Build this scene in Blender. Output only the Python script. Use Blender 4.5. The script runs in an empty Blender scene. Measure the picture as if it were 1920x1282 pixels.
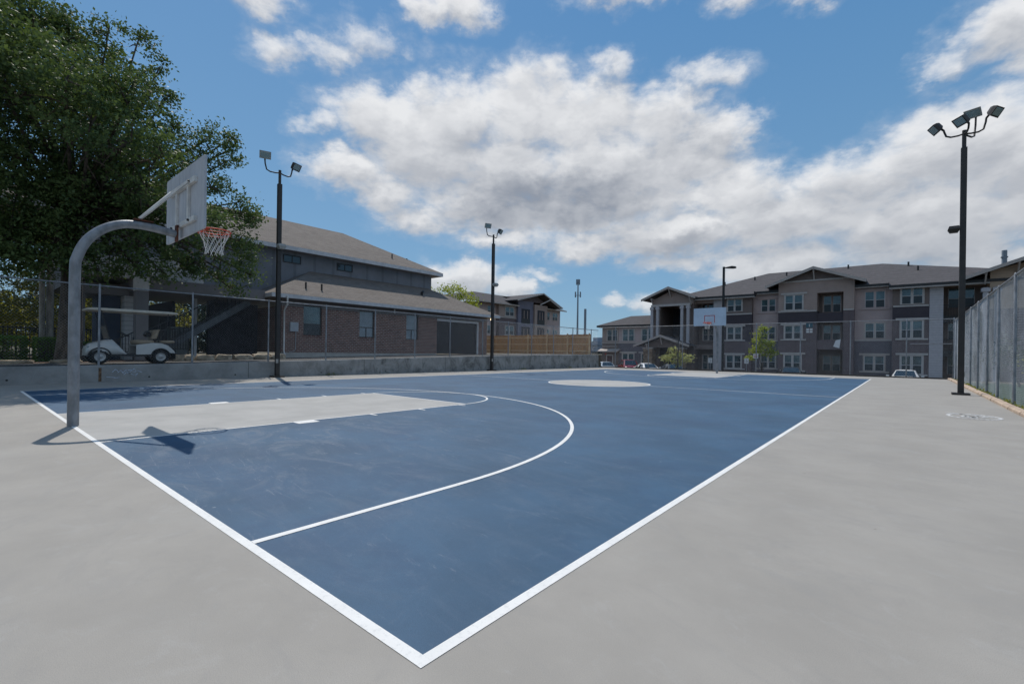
import bpy, bmesh, math, random
import numpy as np
from mathutils import Vector, Matrix
R = math.radians
rnd = random.Random(7)
S = bpy.context.scene
COL = S.collection

# ------------------------------------------------------------ camera
cam = bpy.data.cameras.new('camera'); camo = bpy.data.objects.new('camera', cam); COL.objects.link(camo)
yaw, roll = -0.6969, 0.0142
Fv = Vector((math.sin(yaw), math.cos(yaw), 0)); Rt = Vector((math.cos(yaw), -math.sin(yaw), 0)); Up = Vector((0, 0, 1))
r_ = math.cos(roll)*Rt + math.sin(roll)*Up; u_ = -math.sin(roll)*Rt + math.cos(roll)*Up
M = Matrix.Identity(4)
for i in range(3): M[i][0] = r_[i]; M[i][1] = u_[i]; M[i][2] = -Fv[i]
M[0][3], M[1][3], M[2][3] = 1.284, -1.066, 1.087
camo.matrix_world = M
cam.sensor_width = 36; cam.lens = 878.9/1920*36
cam.shift_y = 19.57/1920
cam.clip_start = .05; cam.clip_end = 6000
S.camera = camo

# ------------------------------------------------------------ sky, sun, exposure
SUN_EL, SUN_AZ = 60.0, -70.6
S.view_settings.view_transform = 'Standard'; S.view_settings.look = 'None'
S.view_settings.exposure = 0.1; S.view_settings.gamma = 1.0
wd = bpy.data.worlds.new('World'); S.world = wd; wd.use_nodes = True
nt = wd.node_tree; nt.nodes.clear()
class G:
    """small helper for maths in a node tree"""
    def __init__(s, nt): s.nt = nt
    def n(s, t, **k):
        o = s.nt.nodes.new(t)
        for a, b in k.items(): setattr(o, a, b)
        return o
    def put(s, sock, v):
        if v is None: return
        if isinstance(v, bpy.types.NodeSocket): s.nt.links.new(v, sock)
        else: sock.default_value = v
    def m(s, op, a, b=None, c=None, clamp=False):
        o = s.n('ShaderNodeMath', operation=op); o.use_clamp = clamp
        s.put(o.inputs[0], a); s.put(o.inputs[1], b); s.put(o.inputs[2], c)
        return o.outputs[0]
    def vm(s, op, a, b=None, out=0):
        o = s.n('ShaderNodeVectorMath', operation=op)
        s.put(o.inputs[0], a); s.put(o.inputs[1], b)
        return o.outputs[out]
    def xyz(s, x, y, z=0.0):
        o = s.n('ShaderNodeCombineXYZ'); s.put(o.inputs[0], x); s.put(o.inputs[1], y); s.put(o.inputs[2], z); return o.outputs[0]
    def sep(s, v):
        o = s.n('ShaderNodeSeparateXYZ'); s.put(o.inputs[0], v); return o.outputs
    def noise(s, v, scale, detail=4, rough=.55, dist=0, out=0):
        o = s.n('ShaderNodeTexNoise'); s.put(o.inputs['Vector'], v); o.inputs['Scale'].default_value = scale
        o.inputs['Detail'].default_value = detail; o.inputs['Roughness'].default_value = rough; o.inputs['Distortion'].default_value = dist
        return o.outputs[out]
    def mix(s, f, a, b, bt='MIX'):
        o = s.n('ShaderNodeMix', data_type='RGBA', blend_type=bt); s.put(o.inputs[0], f)
        for k, v in ((6, a), (7, b)):
            if isinstance(v, tuple) and len(v) == 3: v = (*v, 1)
            s.put(o.inputs[k], v)
        return o.outputs[2]
    def ramp(s, f, lo, hi, a=0.0, b=1.0, sm=True):
        o = s.n('ShaderNodeMapRange', interpolation_type='SMOOTHSTEP' if sm else 'LINEAR')
        s.put(o.inputs[0], f); o.inputs[1].default_value = lo; o.inputs[2].default_value = hi
        o.inputs[3].default_value = a; o.inputs[4].default_value = b
        return o.outputs[0]
g = G(nt)
sky = g.n('ShaderNodeTexSky', sky_type='NISHITA'); sky.sun_disc = False
sky.sun_elevation = R(SUN_EL); sky.sun_rotation = R(SUN_AZ); sky.air_density = 1.0; sky.dust_density = 0.6; sky.ozone_density = 2.0
tc = g.n('ShaderNodeTexCoord')
dx, dy, dz = g.sep(tc.outputs['Generated'])
AZ = g.m('MULTIPLY', g.m('ARCTAN2', dx, dy), 57.2958)
EL = g.m('MULTIPLY', g.m('ARCSINE', dz), 57.2958)
# clouds as (azimuth, elevation, half width, half height, weight) in degrees
CL = [(-55,25.2,8,3.6,1),(-47,26.2,8,4.4,1),(-38,27.6,8,5.0,1),(-30,26.6,8,4.4,1),(-23,25.2,7,3.8,1),(-16.5,23.4,5,2.6,1),
      (-50,22.0,9,4.4,1),(-40,21,11,5,1),(-29,21,11,5,1),(-20,21,8,3.6,1),(-44,17.6,9,3.6,1),(-34,16.8,11,3.8,1),(-25,17.2,8,3.6,.9),
      (-60,20.0,5,2.6,.9),(-55,18.0,5,2.6,.85),(-51,15.6,6,2.2,.8),
      (-15,17.6,6,3.6,1),(-21,13.6,11,3.2,1),(-10,14,10,4,1),(-31,12.6,8,2.0,.9),(-42,13.6,6,1.6,.75),
      (-4,16.6,7,3.6,.95),(3,18.0,7,4.6,1),(9,15,7,7,1),(1,12,9,4.6,1),(-10,9.8,9,2.8,.95),(-3,7.8,9,1.8,.75),(5,8,7,2.6,.9),(-20,10.6,7,1.4,.7),
      (-77,34.6,8,2.4,1),(-69,33.6,4,1.8,.7),(-67,29.8,3.4,1.8,.62),(-57.5,32.0,5,1.8,.58),(-61.5,30.2,3.4,1.6,.6),(-47,36.2,4.6,2.0,.9),(-51,36,4,1.8,.8),
      (-29,37.4,5,1.6,.7),(-22,37.0,6,1.8,.8),(-14,35.4,5,1.6,.75),(-8,33.5,3.5,1.3,.6),(6,26.0,4.0,2.6,.9),(10,24.5,4.5,4.0,1),(2.5,24.6,2.6,1.6,.7),(-28,30.8,3.6,1.8,.66),(-18,29.0,4.5,1.6,.58),(-14.5,24.8,2.5,1.0,.5),
      (-45.5,8.6,4.6,2.8,1),(-40,7.6,3,2.0,.9),(-50,8.0,3,2.8,.9),(-21,6.2,5.5,1.6,.85),(-27.5,6.4,2.4,1.0,.72),(-36.5,9.6,2.6,.9,.5),(-63.5,24.0,2.4,1.4,.58),
      (-120,24,16,7,1),(-165,30,22,12,1.1),(155,24,26,13,1.1),(110,26,24,13,1.1),(72,22,18,10,1),(40,25,12,8,1),(30,12,12,6,1),(70,52,22,10,1),(-150,60,24,8,1),(140,62,35,10,1.1)]  # unseen clouds outside the view, added to brighten the shaded facades
# warped lookup so that the outlines billow
pw = g.xyz(g.m('MULTIPLY', AZ, .10), g.m('MULTIPLY', EL, .15), 3.7)
wv = g.vm('SUBTRACT', g.noise(pw, 2.2, 5, .6, 0, 1), (.5, .5, .5))
wsc = g.vm('MULTIPLY', wv, (7.5, 4.5, 0))
AE = g.vm('ADD', g.xyz(AZ, EL), wsc)
def blobs(ae):
    out = None
    for a, e, ra, re, w in CL:
        v = g.vm('MULTIPLY', g.vm('SUBTRACT', ae, (a, e, 0)), (1/ra, 1/re, 0))
        d = g.m('MULTIPLY_ADD', g.vm('DOT_PRODUCT', v, v, 1), -w*.9, w)
        out = d if out is None else g.m('SMOOTH_MAX', out, d, 0.22)
    return g.m('MAXIMUM', out, -1.0)
def fine(da, de, det):
    p = g.xyz(g.m('MULTIPLY', g.m('ADD', AZ, da), .13), g.m('MULTIPLY', g.m('ADD', EL, de), .22), 1.3)
    return g.m('SUBTRACT', g.noise(p, 1.9, det, .6, .25), .5)
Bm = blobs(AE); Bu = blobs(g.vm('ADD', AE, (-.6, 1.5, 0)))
n0 = fine(0, 0, 10); s0 = fine(0, 0, 3.5); s1 = fine(-.8, 1.7, 3.5)
D0 = g.m('ADD', Bm, g.m('MULTIPLY', n0, 1.3))
lowf = g.m('SUBTRACT', g.noise(g.xyz(g.m('MULTIPLY', AZ, .05), g.m('MULTIPLY', EL, .10), 8.3), 2.0, 5, .6), .5)
wispy = g.m('MULTIPLY', g.ramp(g.m('ADD', Bm, g.m('MULTIPLY', n0, 2.6)), -.6, 1.3), .42)      # thin veils round the edges
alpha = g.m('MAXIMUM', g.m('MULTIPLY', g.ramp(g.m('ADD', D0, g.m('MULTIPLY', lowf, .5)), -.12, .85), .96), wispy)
edge = g.ramp(g.m('SUBTRACT', Bm, Bu), -.25, .75)                 # 1 on the side facing the sun
puff = g.ramp(g.m('ADD', g.m('SUBTRACT', s0, s1), g.m('MULTIPLY', n0, .35)), -.22, .24)
core = g.ramp(Bu, -.1, 1.15, 1.0, .0)
br = g.m('ADD', g.m('ADD', g.m('MULTIPLY', edge, .40), g.m('MULTIPLY', puff, .24)), g.m('MULTIPLY', core, .40))
for a, e, ra, re, w in [(-35,17.8,12,3.6,-.42),(-24,13.0,8,1.8,-.22),(-44,16.2,5,1.8,-.16),(0,9.2,12,2.6,-.15),(-38,27,13,3.0,.30),(-27,24.6,8,2.6,.25),(-53,24.5,6,2.4,.28),(-15,18,5,2.4,.25),(5,20.5,8,2.4,.25),(-33,22,9,2.0,.12),(-20,14.8,8,1.4,.22),(-37,13.4,9,1.0,.22),(9,13,6,3,-.08)]:
    v = g.vm('MULTIPLY', g.vm('SUBTRACT', AE, (a, e, 0)), (1/ra, 1/re, 0))
    br = g.m('ADD', br, g.m('MULTIPLY', g.ramp(g.vm('DOT_PRODUCT', v, v, 1), 0, 1.3, 1, 0), w))
br = g.ramp(br, -.35, .85, 0, 1, False)
ccol = g.mix(br, (2.15, 2.35, 2.75), (6.2, 6.25, 6.35))
hs = g.n('ShaderNodeHueSaturation'); g.put(hs.inputs['Color'], sky.outputs[0]); hs.inputs['Saturation'].default_value = 1.1; hs.inputs['Value'].default_value = .75
skyc = hs.outputs[0]
grad = g.mix(g.ramp(EL, 0, 36, 0, 1, False), (1.5, 2.9, 4.3), (.70, 2.0, 3.95))
skyc = g.mix(.78, skyc, grad)
hz = g.ramp(EL, 0, 13, .5, 0.0)
ccol2 = g.mix(hz, ccol, (3.1, 3.7, 4.3))
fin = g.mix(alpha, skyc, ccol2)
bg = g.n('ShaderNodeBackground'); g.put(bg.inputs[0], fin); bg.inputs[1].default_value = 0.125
wo = g.n('ShaderNodeOutputWorld'); nt.links.new(bg.outputs[0], wo.inputs[0])
wd.cycles.sampling_method = 'MANUAL'; wd.cycles.sample_map_resolution = 512

sl = bpy.data.lights.new('sun', 'SUN'); so = bpy.data.objects.new('sun', sl); COL.objects.link(so)
sl.energy = 3.0; sl.angle = R(.55); sl.color = (1, .94, .86)
sd = Vector((math.sin(R(SUN_AZ))*math.cos(R(SUN_EL)), math.cos(R(SUN_AZ))*math.cos(R(SUN_EL)), math.sin(R(SUN_EL))))
so.rotation_euler = sd.to_track_quat('Z', 'Y').to_euler(); so.location = (-20, 10, 40)
S.render.engine = 'CYCLES'

# ------------------------------------------------------------ helpers
def tag(o, label=None, cat=None, group=None, kind=None):
    if label: o['label'] = label
    if cat: o['category'] = cat
    if group: o['group'] = group
    if kind: o['kind'] = kind
    return o
def empty(name, loc, label, cat, group=None, rz=0):
    o = bpy.data.objects.new(name, None); COL.objects.link(o); o.location = loc; o.rotation_euler = (0, 0, rz)
    o.empty_display_size = .2
    return tag(o, label, cat, group)
class MB:
    def __init__(s): s.v = []; s.f = []; s.sm = []
    def add(s, vs, fs, smooth=False):
        b = len(s.v); s.v += [tuple(v) for v in vs]; s.f += [tuple(b+i for i in f) for f in fs]; s.sm += [smooth]*len(fs); return s
    def box(s, a, b):
        x0, x1 = sorted((a[0], b[0])); y0, y1 = sorted((a[1], b[1])); z0, z1 = sorted((a[2], b[2]))
        return s.add([(x0,y0,z0),(x1,y0,z0),(x1,y1,z0),(x0,y1,z0),(x0,y0,z1),(x1,y0,z1),(x1,y1,z1),(x0,y1,z1)],
                     [(0,3,2,1),(4,5,6,7),(0,1,5,4),(1,2,6,5),(2,3,7,6),(3,0,4,7)])
    def poly(s, vs): return s.add(vs, [tuple(range(len(vs)))])
    def prism(s, vs, off):
        n = len(vs); o = Vector(off); top = [tuple(Vector(v)+o) for v in vs]
        fs = [tuple(range(n-1, -1, -1)), tuple(range(n, 2*n))] + [(i, (i+1) % n, n+(i+1) % n, n+i) for i in range(n)]
        return s.add(list(vs)+top, fs)
    def bar(s, a, b, w, h=None, up=(0, 0, 1)):
        a = Vector(a); b = Vector(b); d = (b-a).normalized(); u = Vector(up)
        if abs(d.dot(u)) > .98: u = Vector((1, 0, 0))
        sx = d.cross(u).normalized(); uu = sx.cross(d).normalized(); h = h or w
        c = [sx*(w/2)*i + uu*(h/2)*j for i, j in ((-1,-1),(1,-1),(1,1),(-1,1))]
        return s.add([a+q for q in c]+[b+q for q in c], [(3,2,1,0),(4,5,6,7),(0,1,5,4),(1,2,6,5),(2,3,7,6),(3,0,4,7)])
    def tube(s, pts, r, n=10, cap=True, smooth=True):
        pts = [Vector(p) for p in pts]; rs = r if isinstance(r, (list, tuple)) else [r]*len(pts)
        rings = []; pu = None
        for i, p in enumerate(pts):
            d = (pts[min(i+1, len(pts)-1)]-pts[max(i-1, 0)]).normalized()
            if pu is None:
                pu = Vector((0, 0, 1)) if abs(d.z) < .9 else Vector((1, 0, 0))
            sx = d.cross(pu).normalized(); pu = sx.cross(d).normalized()
            rings.append([p+sx*math.cos(t)*rs[i]+pu*math.sin(t)*rs[i] for t in [2*math.pi*k/n for k in range(n)]])
        vs = [v for q in rings for v in q]; fs = []
        for i in range(len(pts)-1):
            for k in range(n): fs.append((i*n+k, i*n+(k+1) % n, (i+1)*n+(k+1) % n, (i+1)*n+k))
        s.add(vs, fs, smooth)
        if cap:
            s.add(rings[0], [tuple(range(n-1, -1, -1))]); s.add(rings[-1], [tuple(range(n))])
        return s
    def loft(s, rings, smooth=True, cap=True, closed=True):
        n = len(rings[0]); vs = [v for q in rings for v in q]; fs = []
        for i in range(len(rings)-1):
            for k in range(n if closed else n-1): fs.append((i*n+k, i*n+(k+1) % n, (i+1)*n+(k+1) % n, (i+1)*n+k))
        s.add(vs, fs, smooth)
        if cap: s.add(rings[0], [tuple(range(n-1, -1, -1))]); s.add(rings[-1], [tuple(range(n))])
        return s
    def build(s, name, mat, parent=None, fix=True):
        me = bpy.data.meshes.new(name); me.from_pydata(s.v, [], s.f); me.materials.append(mat)
        me.polygons.foreach_set('use_smooth', s.sm); me.update()
        if fix:
            bm = bmesh.new(); bm.from_mesh(me); bmesh.ops.recalc_face_normals(bm, faces=bm.faces); bm.to_mesh(me); bm.free()
        o = bpy.data.objects.new(name, me); COL.objects.link(o)
        if parent:
            o.parent = parent; root = parent
            while root.parent: root = root.parent
            if root.type == 'EMPTY' and not root.get('_local'):   # world coordinates given: keep them
                me.transform(Matrix.Translation(root.location).inverted())
        return o
def local(e): e['_local'] = 1; return e      # parts of e are given in its own coordinates
def dup(o, loc=None, rz=None, label=None):
    c = o.copy(); COL.objects.link(c)
    if loc: c.location = loc
    if rz is not None: c.rotation_euler = (0, 0, rz)
    if label: c['label'] = label
    for ch in [q for q in ALL() if q.parent == o]:
        k = ch.copy(); COL.objects.link(k); k.parent = c
        for gg in [q for q in ALL() if q.parent == ch]:
            m2 = gg.copy(); COL.objects.link(m2); m2.parent = k
    return c
def ALL(): return list(COL.objects)

# ------------------------------------------------------------ materials
MATS = {}
def mk(name, col, rough=.7, var=.12, scale=3.0, bump=0.0, bscale=60, metal=0.0, spec=.5, col2=None, extra=None, stretch=(1, 1, 1), coat=0):
    m = bpy.data.materials.new(name); m.use_nodes = True; t = m.node_tree; gg = G(t)
    bs = t.nodes['Principled BSDF']
    co = gg.n('ShaderNodeTexCoord').outputs['Object']
    geo = gg.n('ShaderNodeNewGeometry').outputs['Position']
    v = gg.vm('MULTIPLY', geo, stretch)
    n = gg.noise(v, scale, 6, .6)
    f = gg.ramp(n, .3, .7)
    c2 = col2 or tuple(max(0, c*(1-2.2*var)) for c in col)
    c1 = tuple(min(1, c*(1+var)) for c in col)
    c = gg.mix(f, c2, c1)
    if extra: c = extra(gg, v, c, geo)
    gg.put(bs.inputs['Base Color'], c)
    bs.inputs['Roughness'].default_value = rough; bs.inputs['Metallic'].default_value = metal
    bs.inputs['Specular IOR Level'].default_value = spec
    if coat: bs.inputs['Coat Weight'].default_value = coat
    if bump:
        b = gg.n('ShaderNodeBump'); b.inputs['Strength'].default_value = bump; b.inputs['Distance'].default_value = .01
        gg.put(b.inputs['Height'], gg.noise(geo, bscale, 4, .6)); gg.put(bs.inputs['Normal'], b.outputs[0])
    MATS[name] = m
    return m

def slab_extra(gg, v, c, geo):
    rot = gg.n('ShaderNodeVectorRotate'); rot.rotation_type = 'Z_AXIS'; rot.inputs['Angle'].default_value = .35; gg.put(rot.inputs['Vector'], geo)
    s1 = gg.noise(gg.vm('MULTIPLY', rot.outputs[0], (.8, 2.4, 1)), 1.0, 10, .75, 1.2)       # roller and squeegee marks
    c = gg.mix(gg.ramp(s1, .50, .64, 0, .30), c, (.285, .276, .262))
    s2 = gg.noise(geo, .45, 9, .7, .5)
    c = gg.mix(gg.ramp(s2, .50, .66, 0, .45), c, (.375, .362, .335))
    s3 = gg.noise(geo, 4.5, 10, .8, .6)
    c = gg.mix(gg.ramp(s3, .53, .66, 0, .28), c, (.42, .41, .39))
    s5 = gg.noise(geo, 1.7, 12, .82, .8)
    c = gg.mix(gg.ramp(s5, .52, .66, 0, .35), c, (.27, .26, .243))
    vo = gg.n('ShaderNodeTexVoronoi', feature='F1'); gg.put(vo.inputs['Vector'], geo); vo.inputs['Scale'].default_value = 2.3
    c = gg.mix(gg.m('MULTIPLY', gg.m('LESS_THAN', vo.outputs['Distance'], .025), .6), c, (.12, .11, .09))
    s4 = gg.noise(geo, 300, 4, .8)
    return gg.mix(gg.ramp(s4, .42, .62, 0, .55), c, (.225, .217, .205))
def blue_extra(gg, v, c, geo):
    rot = gg.n('ShaderNodeVectorRotate'); rot.rotation_type = 'Z_AXIS'; rot.inputs['Angle'].default_value = .15; gg.put(rot.inputs['Vector'], geo)
    s1 = gg.noise(gg.vm('MULTIPLY', rot.outputs[0], (.35, 2.6, 1)), .9, 10, .75, .8)         # long roller streaks
    c = gg.mix(gg.ramp(s1, .49, .62, 0, .35), c, (.078, .135, .21))
    s0 = gg.noise(geo, .6, 9, .72, .5)
    c = gg.mix(gg.ramp(s0, .48, .64, 0, .55), c, (.030, .076, .150))
    # worn, dusty region in front of the near basket
    x, y, z = gg.sep(geo)
    dd = gg.vm('SUBTRACT', geo, (-4.6, 1.6, 0)); wear = gg.ramp(gg.vm('LENGTH', dd, None, 1), .3, 5.2, 1.0, .12)
    s2 = gg.noise(gg.vm('MULTIPLY', rot.outputs[0], (.7, 1.3, 1)), 1.3, 12, .78, 1.4)
    c = gg.mix(gg.m('MULTIPLY', gg.ramp(s2, .48, .66), gg.m('MULTIPLY', wear, .62)), c, (.16, .20, .25))
    s3 = gg.noise(gg.vm('MULTIPLY', rot.outputs[0], (.6, 3.2, 1)), 2.2, 12, .84, 2.0)        # scuffs
    c = gg.mix(gg.m('MULTIPLY', gg.ramp(s3, .57, .64), gg.m('ADD', gg.m('MULTIPLY', wear, .35), .18)), c, (.30, .34, .39))
    s6 = gg.noise(geo, 3.2, 12, .85, 1.0)
    c = gg.mix(gg.ramp(s6, .54, .66, 0, .22), c, (.14, .19, .25))
    vo = gg.n('ShaderNodeTexVoronoi', feature='F1'); gg.put(vo.inputs['Vector'], geo); vo.inputs['Scale'].default_value = 2.6
    c = gg.mix(gg.m('MULTIPLY', gg.m('LESS_THAN', vo.outputs['Distance'], .03), .45), c, (.34, .38, .42))
    s4 = gg.noise(geo, 260, 4, .8)
    return gg.mix(gg.ramp(s4, .42, .62, 0, .5), c, (.018, .045, .095))
M_slab = mk('concrete_paint', (0.358, 0.335, 0.300), .78, .05, 1.2, .14, 170, extra=slab_extra, spec=.35)
M_blue = mk('blue_court_paint', (.042, .110, .192), .62, .12, .7, .15, 170, extra=blue_extra, spec=.35)
def line_extra(gg, v, c, geo):
    s = gg.noise(geo, 34, 8, .8)
    return gg.mix(gg.ramp(s, .52, .62, 0, .4), c, (.5, .51, .51))
M_line = mk('white_line_paint', (.78, .775, .75), .6, .03, 3, .15, 120, extra=line_extra, spec=.3)
M_key = mk('grey_key_paint', (0.400, 0.392, 0.373), .78, .05, 1.5, .2, 120, extra=lambda gg, v, c, geo: gg.mix(gg.ramp(gg.noise(gg.vm('MULTIPLY', geo, (1.5, .4, 1)), 1.6, 8, .7, .6), .45, .75, 0, .4), c, (.31, .31, .305)), spec=.3)
def wall_extra(gg, v, c, geo):
    x, y, z = gg.sep(geo)
    s = gg.noise(gg.vm('MULTIPLY', geo, (1, 1.3, 1.1)), 1.3, 9, .78, .6)          # vertical weather stains
    mid = gg.ramp(y, 6, 11, .25, 1.0)
    c = gg.mix(gg.m('MULTIPLY', gg.ramp(s, .44, .66), gg.m('MULTIPLY', mid, .8)), c, (.065, .067, .062))
    s2 = gg.noise(geo, 9, 6, .7)
    c = gg.mix(gg.ramp(s2, .52, .75, 0, .35), c, (.36, .34, .3))
    # construction joints every 6 m
    j = gg.m('LESS_THAN', gg.m('ABSOLUTE', gg.m('SUBTRACT', gg.m('FRACT', gg.m('DIVIDE', gg.m('ADD', y, 1.3), 4.9)), .5)), .0022)
    return gg.mix(gg.m('MULTIPLY', j, .8), c, (.05, .05, .05))
M_wall = mk('weathered_concrete', (0.294, 0.294, 0.287), .9, .1, 1.4, .5, 60, extra=wall_extra)
M_conc = mk('pale_concrete', (.42, .41, .385), .9, .08, 2, .3, 60)
M_conc2 = mk('tan_kerb_concrete', (.5, .385, .29), .9, .12, 5, .3, 60)
M_dark = mk('dark_kerb', (.07, .062, .055), .9, .2, 5)
M_asph = mk('asphalt', (.075, .073, .07), .92, .2, 2.5, .5, 90)
def gnd_extra(gg, v, c, geo):
    s = gg.noise(geo, .6, 6, .6); return gg.mix(gg.ramp(s, .5, .65, 0, .7), c, (.07, .085, .035))
M_gnd = mk('earth_ground', (.15, .125, .085), .95, .2, .8, .4, 30, extra=gnd_extra)
M_grass = mk('lawn_green', (0.032, 0.075, 0.028), .95, .25, 6, .8, 120)
M_mulch = mk('mulch', (.16, .1, .065), .95, .35, 8, .8, 40)
M_rock = mk('limestone', (.4, .33, .24), .9, .2, 5, .6, 25)
M_steel = mk('galvanised_steel', (.235, .25, .27), .48, .15, 9, .15, 80, metal=.35, stretch=(1, 1, .5))
def rust_extra(gg, v, c, geo):
    s = gg.noise(geo, 7, 7, .75); return gg.mix(gg.ramp(s, .60, .70, 0, .8), c, (.17, .065, .025))
M_rustw = mk('rusty_white_steel', (.6, .6, .58), .6, .08, 5, extra=rust_extra)
M_rust = mk('rust', (.11, .035, .018), .85, .3, 18)
def board_extra(gg, v, c, geo):
    s = gg.noise(gg.vm('MULTIPLY', geo, (7, 1, .5)), 2.2, 7, .7); return gg.mix(gg.ramp(s, .45, .72, 0, .7), c, (.27, .285, .32))
M_board = mk('weathered_white_board', (.46, .475, .5), .6, .05, 3, extra=board_extra)
M_boardw = mk('white_board_face', (.50, .60, .70), .5, .04, 2)
M_orange = mk('orange_rim_paint', (.65, .075, .03), .45, .08, 8)
M_redline = mk('faded_red_paint', (.45, .1, .1), .6, .2, 20)
M_net = mk('net_cord', (.72, .72, .7), .9, .05, 8)
M_bronze = mk('dark_bronze_paint', (.028, .024, .022), .5, .12, 4)
M_black = mk('black_metal', (.012, .012, .013), .5, .1, 4)
M_rubber = mk('black_rubber', (.018, .018, .018), .85, .1, 9)
M_lens = mk('flood_lens', (.25, .32, .32), .12, .05, 5, spec=.8)
M_lensbox = mk('pale_lamp_housing', (.33, .33, .31), .6, .1, 5)
M_link = mk('galvanised_wire', (0.468, 0.494, 0.520), .5, .1, 5, metal=.2)
def brick_extra(gg, v, c, geo):
    x, y, z = gg.sep(geo)
    b = gg.n('ShaderNodeTexBrick'); gg.put(b.inputs['Vector'], gg.xyz(gg.m('ADD', x, y), z, 0)); b.inputs['Scale'].default_value = 1
    b.inputs['Brick Width'].default_value = .245; b.inputs['Row Height'].default_value = .098; b.inputs['Mortar Size'].default_value = .013
    b.inputs['Color1'].default_value = (.13, .052, .042, 1); b.inputs['Color2'].default_value = (.205, .092, .07, 1); b.inputs['Mortar'].default_value = (.31, .275, .25, 1)
    b.inputs['Mortar Smooth'].default_value = .2
    n = gg.noise(geo, 3, 5, .6)
    return gg.mix(gg.ramp(n, .4, .7, 0, .4), b.outputs[0], (.09, .065, .06))
M_brick = mk('brown_brick', (.2, .1, .08), .9, .1, 3, .2, 60, extra=brick_extra)
def shingle_extra(gg, v, c, geo):
    x, y, z = gg.sep(geo)
    b = gg.n('ShaderNodeTexBrick'); gg.put(b.inputs['Vector'], gg.xyz(gg.m('ADD', y, gg.m('MULTIPLY', x, .001)), gg.m('MULTIPLY', z, 2.2), 0)); b.inputs['Scale'].default_value = 1
    b.inputs['Brick Width'].default_value = .33; b.inputs['Row Height'].default_value = .15; b.inputs['Mortar Size'].default_value = .014
    b.inputs['Color1'].default_value = (.142, .12, .102, 1); b.inputs['Color2'].default_value = (.205, .176, .152, 1); b.inputs['Mortar'].default_value = (.1, .088, .08, 1)
    n = gg.noise(geo, 1.1, 7, .75)
    c2 = gg.mix(gg.ramp(n, .4, .68, 0, .5), b.outputs[0], (.21, .184, .162))
    return gg.mix(gg.ramp(gg.noise(geo, 14, 4, .7), .4, .7, 0, .5), c2, (.115, .096, .08))
M_shing = mk('brown_shingles', (.2, .18, .16), .95, .1, 3, .3, 40, extra=shingle_extra)
def shingle2(gg, v, c, geo):
    x, y, z = gg.sep(geo)
    f = gg.m('FRACT', gg.m('MULTIPLY', z, 3.4)); c = gg.mix(gg.m('MULTIPLY', gg.m('LESS_THAN', f, .25), .35), c, (.035, .032, .033))
    return gg.mix(gg.ramp(gg.noise(geo, 4.5, 6, .8), .38, .7, 0, .8), c, (.06, .055, .056))
M_shing2 = mk('grey_shingles', (0.089, 0.083, 0.088), .95, .1, 2, .3, 40, extra=shingle2)
def lap(per, dark=.72):
    def f(gg, v, c, geo):
        x, y, z = gg.sep(geo); fr = gg.m('FRACT', gg.m('DIVIDE', z, per))
        return gg.mix(gg.m('MULTIPLY', gg.m('LESS_THAN', fr, .13), 1-dark), c, (0, 0, 0))
    return f
def brd(per, dark=.75):
    def f(gg, v, c, geo):
        x, y, z = gg.sep(geo); fr = gg.m('FRACT', gg.m('DIVIDE', gg.m('ADD', x, y), per))
        return gg.mix(gg.m('MULTIPLY', gg.m('LESS_THAN', fr, .14), 1-dark), c, (0, 0, 0))
    return f
M_bluegrey = mk('blue_grey_panel', (0.194, 0.204, 0.227), .85, .06, 1.2, .1, 50, extra=brd(1.22, .8))
M_frieze = mk('dark_taupe_board', (0.150, 0.137, 0.137), .85, .06, 2)
M_trim = mk('pale_grey_trim', (0.546, 0.546, 0.559), .6, .06, 4)
M_soffit = mk('soffit_taupe', (0.308, 0.280, 0.266), .8, .05, 4)
M_white = mk('white_trim', (0.713, 0.690, 0.667), .6, .05, 4)
M_trimw = mk('warm_cream_trim', (0.426, 0.373, 0.336), .6, .05, 4)
M_whitea = mk('apartment_white_trim', (.44, .41, .39), .6, .05, 4)
M_clap = mk('white_clapboard', (0.624, 0.624, 0.636), .7, .05, 4, extra=lap(.2, .62))
M_clapw = mk('white_narrow_clapboard', (0.432, 0.416, 0.432), .7, .04, 4, extra=lap(.22, .8))
M_garage = mk('dark_garage_panel', (0.013, 0.014, 0.021), .6, .1, 4, extra=lap(.3, .8))
M_darkglass = mk('dark_glass', (.012, .02, .026), .06, .2, .5, spec=.8)
M_skyglass = mk('window_glass_with_blinds', (.055, .10, .115), .08, .25, 1.4, spec=.9)
M_blind = mk('closed_blinds', (.22, .27, .31), .25, .08, 2, spec=.7)
M_screen = mk('window_screen', (.02, .032, .04), .35, .15, 3, spec=.5)
M_bronzef = mk('bronze_window_frame', (.02, .02, .022), .5, .1, 4)
M_taupe = mk('taupe_siding', (0.344, 0.268, 0.238), .8, .04, 1.2, extra=lap(.2, .86))
M_pink = mk('mauve_grey_siding', (0.431, 0.343, 0.330), .8, .04, 1.2, extra=lap(.2, .9))
M_char = mk('charcoal_siding', (0.056, 0.047, 0.057), .8, .05, 1.2, extra=lap(.2, .8))
M_slate = mk('slate_siding', (0.133, 0.123, 0.140), .8, .05, 1.2, extra=lap(.2, .88))
M_umber = mk('umber_siding', (0.134, 0.105, 0.109), .8, .05, 1.2, extra=brd(.4, .85))
M_umber2 = mk('dark_brown_siding', (0.173, 0.136, 0.123), .8, .05, 1.2)
M_tan = mk('tan_siding', (0.462, 0.343, 0.252), .8, .04, 1.2, extra=lap(.2, .88))
M_lilac = mk('blue_slate_stucco', (0.168, 0.168, 0.224), .8, .04, 1.2)
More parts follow.
